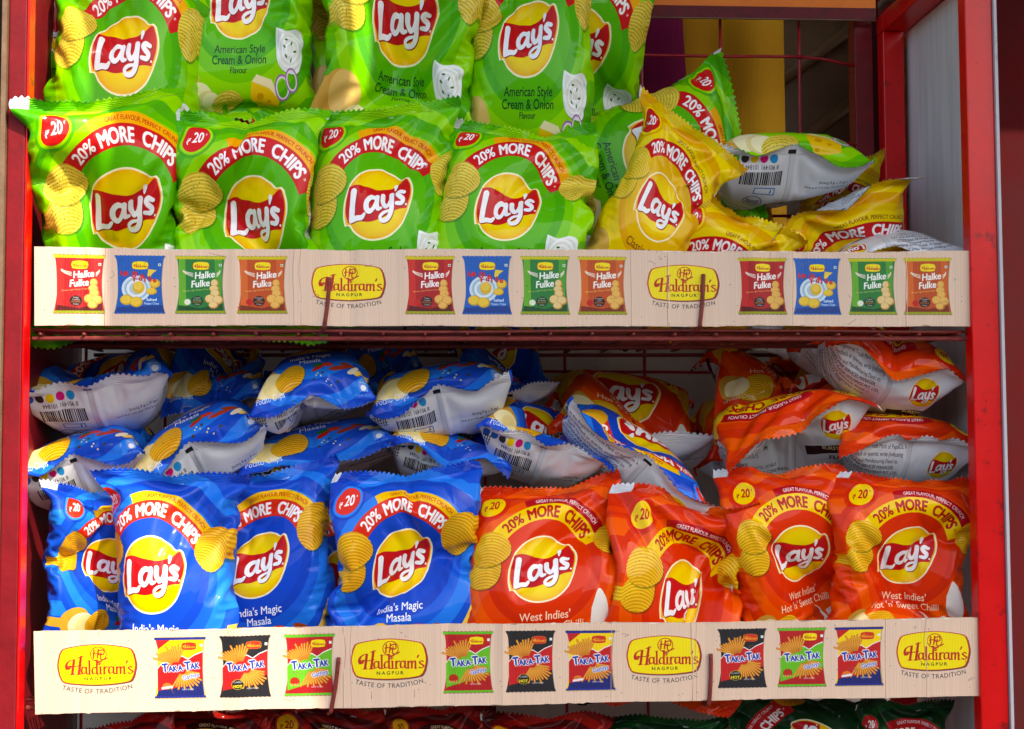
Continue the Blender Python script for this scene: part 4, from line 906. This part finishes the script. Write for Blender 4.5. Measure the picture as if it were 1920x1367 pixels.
# upper shelf, front row
standing('green', (18, 190), (347, 166), (198, 385), -.034, .066, 'front green chip bag at the far left, its left ear overlapping the red post', 0, us=-.09, dr=.10, drb=0, group=GU)
standing('green', (302, 207), (622, 214), (460, 404), .050, .040, 'second green chip bag of the front row, sitting low above the blue printed packet', 1, us=-.09, group=GU)
standing('green', (572, 222), (862, 186), (706, 387), .062, .048, 'third green chip bag of the front row, right of the upper strip\'s first oval emblem', 2, us=-.03, nar=-.08, uk=.14, group=GU)
standing('green', (846, 216), (1116, 226), (957, 395), .060, .045, 'rightmost green chip bag of the front row, beside the tilted yellow bag', 3, nar=-.20, group=GU)
standing('green', (890, 250), (1140, 262), (1010, 400), .135, .120, 'green chip bag mostly hidden behind the rightmost green bag of the front row', 1, True, group=GU)
standing('green', (180, 205), (430, 200), (300, 385), .135, .12, 'green chip bag glimpsed in the gap between the first and second front green bags', 4, group=GU)
standing('green', (420, 192), (668, 200), (560, 385), .14, .12, 'green chip bag whose top seal shows behind the second front green bag', 5, group=GU)
# upper shelf, back row, stood on the others
standing('green', (104, -122), (404, -66), (244, 106), .115, .10, 'green chip bag leaning clockwise at the upper left, above the first front green bag', 2, True, tf=.435, nar=-.10, uk=.22, group=GH)
standing('green', (322, -170), (606, -190), (456, 2), .150, .135, 'green chip bag at the top edge with cheese and onion rings, emblem half cropped', 6, tf=.435, nar=-.10, uk=.22, group=GH)
standing('green', (592, -190), (932, -130), (752, 36), .125, .120, 'green chip bag at the top centre with a white glare across its flavour name', 0, tf=.435, nar=-.10, uk=.22, group=GH, wb=.9)
standing('green', (862, -130), (1130, -122), (990, 68), .130, .125, 'upright green chip bag at the top with round emblem, third from the wire window', 4, True, tf=.435, nar=-.10, uk=.22, group=GH)
standing('green', (960, -110), (1235, -90), (1085, 80), .20, .20, 'green chip bag next to the wire window, behind the upright ones', 7, tf=.435, nar=-.10, uk=.22, group=GH)
standing('green', (560, -160), (800, -160), (690, 30), .20, .19, 'green chip bag showing as a strip behind the glaring one at the top centre', 1, tf=.435, nar=-.10, uk=.22, group=GH)
standing('green', (40, -160), (280, -140), (150, 40), .20, .19, 'shaded green chip bag in the top left corner behind the leaning one', 3, tf=.435, nar=-.10, uk=.22, group=GH)
# tilted green bag by the wires
bag('green', [at(1347, 96, .17), at(1436, 410, .16), at(1090, 520, .17), at(1000, 215, .18)], 'green chip bag turned on its side against the back wires behind the yellow bag', 2, False, .9, None)
# yellow group
bag('yellow', [at(1200, 163, .075), at(1396, 325, .07), at(1262, 640, .055), at(1045, 500, .06)], 'yellow chip bag tilted clockwise behind the card strip beside the green row', 4, False, .9, GY, nar=.14)
lying('yellow', (1283, 362), (1512, 470), .045, -38, 'yellow chip bag lying with its seal sloping down to the right, just behind the strip', 'top_down', .20, 3, group=GY, dr=.01)
lying('yellow', (1440, 447), (1722, 322), .075, -38, 'yellow chip bag whose seal slopes up to the right, under the silver bag', 'top_down', .20, 2, True, group=GY, puff=1.35)
lying('yellow', (1545, 486), (1812, 456), .03, 2, 'yellow chip bag with silver back up, lowest and farthest right on the upper shelf', 'top_down', .20, 5, group=GY, puff=.8)
standing('blue', (300, 930), (560, 930), (430, 1080), .15, .13, 'shaded blue chip bag standing behind the second and third blue ones', 1, group=GF)
standing('blue', (520, 930), (790, 930), (650, 1080), .16, .14, 'shaded blue chip bag standing behind the gap beside the rightmost blue one', 5, group=GF)
lying('yellow', (1500, 330), (1656, 276), .19, -30, 'yellow chip bag with one corner showing behind the green and silver one', 'top_down', .2, 1, group=GY, puff=.8)
lying('yellow', (1300, 430), (1500, 440), .17, 20, 'yellow chip bag in the dark gap under the silver side of the green bag', 'bottom_up', .18, 7, group=GY)
lying('green', (1340, 294), (1640, 304), .075, 2, 'green chip bag lying on the yellow ones, silver underside facing out', 'bottom_up', .215, 6, group=GU, puff=1.3)
# lower shelf, standing blue
standing('blue', (80, 903), (272, 925), (172, 1050), .045, .050, 'blue chip bag turned to the right at the left post, pale side showing', 1, dr=.09, us=-.13, group=GF)
standing('blue', (173, 884), (472, 896), (326, 1068), .042, .038, 'second standing blue chip bag from the left, overlapping both its neighbours', 2, us=.10, nar=.10, group=GF)
standing('blue', (370, 925), (632, 856), (502, 1048), .085, .070, 'third standing blue chip bag from the left, right ear raised in a peak', 4, True, us=.04, nar=-.12, group=GF)
standing('blue', (628, 892), (898, 866), (762, 1050), .052, .042, 'blue chip bag next to the orange ones, rightmost of the standing blues', 1, True, us=.05, nar=-.19, group=GF)
# standing orange
standing('orange', (880, 916), (1163, 882), (1012, 1062), .058, .042, 'orange chip bag next to the blue ones, leftmost of the standing oranges', 3, us=-.03, nar=-.13, group=GO)
standing('orange', (1150, 912), (1422, 944), (1262, 1106), .052, .056, 'standing orange chip bag set lowest behind the strip, under the diagonal blue bag', 5, us=-.06, nar=-.20, group=GO)
standing('orange', (1338, 884), (1580, 876), (1482, 1030), .080, .060, 'third standing orange chip bag, pressed under the lying bag with rising seal', 7, us=-.04, nar=-.14, group=GO)
standing('orange', (1560, 886), (1820, 900), (1684, 1038), .056, .042, 'orange chip bag nearest the right post behind the lower strip', 0, True, us=-.06, nar=-.20, group=GO)
standing('orange', (1030, 930), (1270, 935), (1150, 1080), .15, .13, 'orange chip bag in the dark gap between the two leftmost standing oranges', 4, group=GO)
# lying blue
lying('blue', (8, 765), (322, 706), .075, 3, 'blue chip bag lying topmost at the left post, colour dots on its underside', 'bottom_up', .215, 0, group=GB)
lying('blue', (10, 912), (268, 850), .070, 3, 'blue chip bag lying at the left post below another, over the turned blue bag', 'bottom_up', .215, 6, group=GB)
lying('blue', (212, 900), (504, 812), .060, 3, 'blue chip bag lying right above the second standing blue bag', 'bottom_up', .215, 4, True, group=GB)
lying('blue', (462, 778), (706, 748), .040, 14, 'blue chip bag lying topmost under the hook with its seal bent up in a peak', 'bottom_up', .215, 2, group=GB)
lying('blue', (690, 782), (964, 720), .070, 3, 'blue chip bag lying topmost right of centre under the shelf, bar code at its left', 'bottom_up', .215, 6, True, group=GB)
lying('blue', (436, 893), (742, 826), .085, 2, 'blue chip bag lying in the middle, squeezed below the peaked one', 'bottom_up', .215, 3, group=GB, puff=1.0)
lying('blue', (718, 838), (954, 896), .085, 8, 'blue chip bag lying behind the rightmost standing blue, seal sloping right', 'bottom_up', .215, 1, group=GB)
lying('blue', (892, 804), (1150, 886), .065, 5, 'blue chip bag lying with white underside over the leftmost standing orange bag', 'bottom_up', .215, 0, True, group=GB)
lying('blue', (1064, 752), (1364, 978), .045, -3, 'blue chip bag lying diagonally between the blues and the oranges', 'top_up', .20, 2, group=GB, puff=1.0)
lying('blue', (300, 770), (500, 765), .17, 38, 'shaded blue chip bag deep between the topmost blue at the post and the peaked one', 'bottom_up', .2, 5, group=GB)
lying('blue', (860, 740), (1050, 700), .19, 20, 'shaded blue chip bag deep behind the topmost right blue, beside the dim orange', 'bottom_up', .2, 7, group=GB)
lying('blue', (640, 745), (800, 700), .18, 20, 'shaded blue chip bag deep between the two topmost blues of the middle', 'bottom_up', .2, 3, group=GB)
# lying orange
lying('orange', (1545, 668), (1824, 700), .022, 2, 'orange chip bag lying topmost at the right post, silver back facing out', 'top_up', .215, 1, group=GL, puff=1.55)
lying('orange', (1362, 878), (1658, 782), .050, 1, 'left one of the lower pair of lying orange chip bags, seal rising right', 'top_up', .215, 7, True, group=GL, puff=1.4)
lying('orange', (1576, 832), (1850, 866), .045, 1, 'orange chip bag lying over the last standing orange at the right post', 'top_up', .215, 0, group=GL, puff=1.4)
lying('orange', (1030, 790), (1352, 796), .17, 5, 'dim orange chip bag lying back against the wires behind the diagonal blue bag', 'bottom_up', .19, 7, group=GL)
lying('orange', (1340, 770), (1600, 760), .17, 22, 'dim orange chip bag lying back against the wires left of the topmost orange', 'bottom_up', .18, 5, group=GL)
lying('orange', (1330, 860), (1560, 840), .17, 20, 'orange chip bag in the dark behind the lying pair', 'bottom_up', .2, 3, group=GL)
# bottom shelf, in the dark
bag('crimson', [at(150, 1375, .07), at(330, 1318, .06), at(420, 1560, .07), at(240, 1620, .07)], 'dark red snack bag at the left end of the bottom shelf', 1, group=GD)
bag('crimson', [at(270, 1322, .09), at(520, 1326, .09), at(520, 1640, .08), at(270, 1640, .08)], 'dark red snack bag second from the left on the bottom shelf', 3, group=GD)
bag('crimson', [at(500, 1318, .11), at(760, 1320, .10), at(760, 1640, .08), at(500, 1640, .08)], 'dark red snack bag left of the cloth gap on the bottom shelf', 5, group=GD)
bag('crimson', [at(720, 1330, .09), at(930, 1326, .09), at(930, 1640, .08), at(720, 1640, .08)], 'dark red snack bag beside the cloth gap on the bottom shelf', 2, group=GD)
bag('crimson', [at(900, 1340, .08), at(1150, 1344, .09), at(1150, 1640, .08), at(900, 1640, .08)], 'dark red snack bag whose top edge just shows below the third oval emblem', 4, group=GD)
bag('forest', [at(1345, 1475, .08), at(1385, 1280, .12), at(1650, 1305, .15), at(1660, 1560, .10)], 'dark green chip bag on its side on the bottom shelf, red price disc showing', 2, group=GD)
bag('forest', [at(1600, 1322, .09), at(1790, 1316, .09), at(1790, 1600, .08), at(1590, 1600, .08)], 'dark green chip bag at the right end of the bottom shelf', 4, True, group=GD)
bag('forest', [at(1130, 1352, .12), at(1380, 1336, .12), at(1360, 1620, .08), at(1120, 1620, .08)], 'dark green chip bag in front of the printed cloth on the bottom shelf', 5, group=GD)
# scrap of film caught under the upper shelf
bag('yellow', [at(1394, 646, .20), at(1480, 672, .20), at(1500, 560, .23), at(1410, 540, .23)], 'small yellow bag corner hanging below the upper shelf in front of the cloth', 5, group=None, hires=False, puff=.5)
# ---------------------------------------------------------------- awning added out of view to shade the right of the stall
aw = 1.15
M_occluder = paint('grey_occluder', (150, 150, 146), (176, 174, 168), .8, 3, .3, 0)
def slab(pts, label):
    n = len(pts); V = [(x, y, aw) for x, y in pts]+[(x, y, aw+.012) for x, y in pts]
    Fc = [tuple(range(n))[::-1], tuple(range(n, 2*n))]+[(i, (i+1) % n, n+(i+1) % n, n+i) for i in range(n)]
    return tag(mesh_obj('occluder', V, Fc, M_occluder), label, 'occluder')
def lift(px, py, y=0):
    p = at(px, py, y); t = (aw-p[2])/SUN[2]; return (p[0]+SUN[0]*t, p[1]+SUN[1]*t)

z_ = [(240, -1000, 0), (205, 300, 0), (192, 460, 0), (196, 700, 0), (420, 980, 0), (560, 1200, 0), (640, 1500, 0), (2500, 1500, 0), (2500, -1000, 0),
      (712, -1000, .09), (706, 150, .09), (664, 190, .09), (668, -1000, .09)]  # edge and slit shaped to place the sun patches on the bags
slab([lift(*q) for q in z_], 'unseen grey awning stretched above the front of the rack')

# unseen block added across the way: keeps the low sky off the stall, its sun is behind it
b = MB(); b.box((-16, -14, ZB-.4), (18, -9.5, 1.9)); tag(b.build('blocker', paint('blocker_plaster', (92, 84, 74), (116, 106, 94), .9, 1.2, .4, 0)), 'unseen plain block added across the way to hold back low sky', 'blocker')

b = MB(); b.box((-.7, -.012, aw+.02), (2.6, 1.4, aw+.032)); tag(b.build('occluder', M_occluder), 'unseen grey sheet added over rack and cloths to keep open sky off', 'occluder')  # unseen second sheet, added to darken the cloths and shelf interior
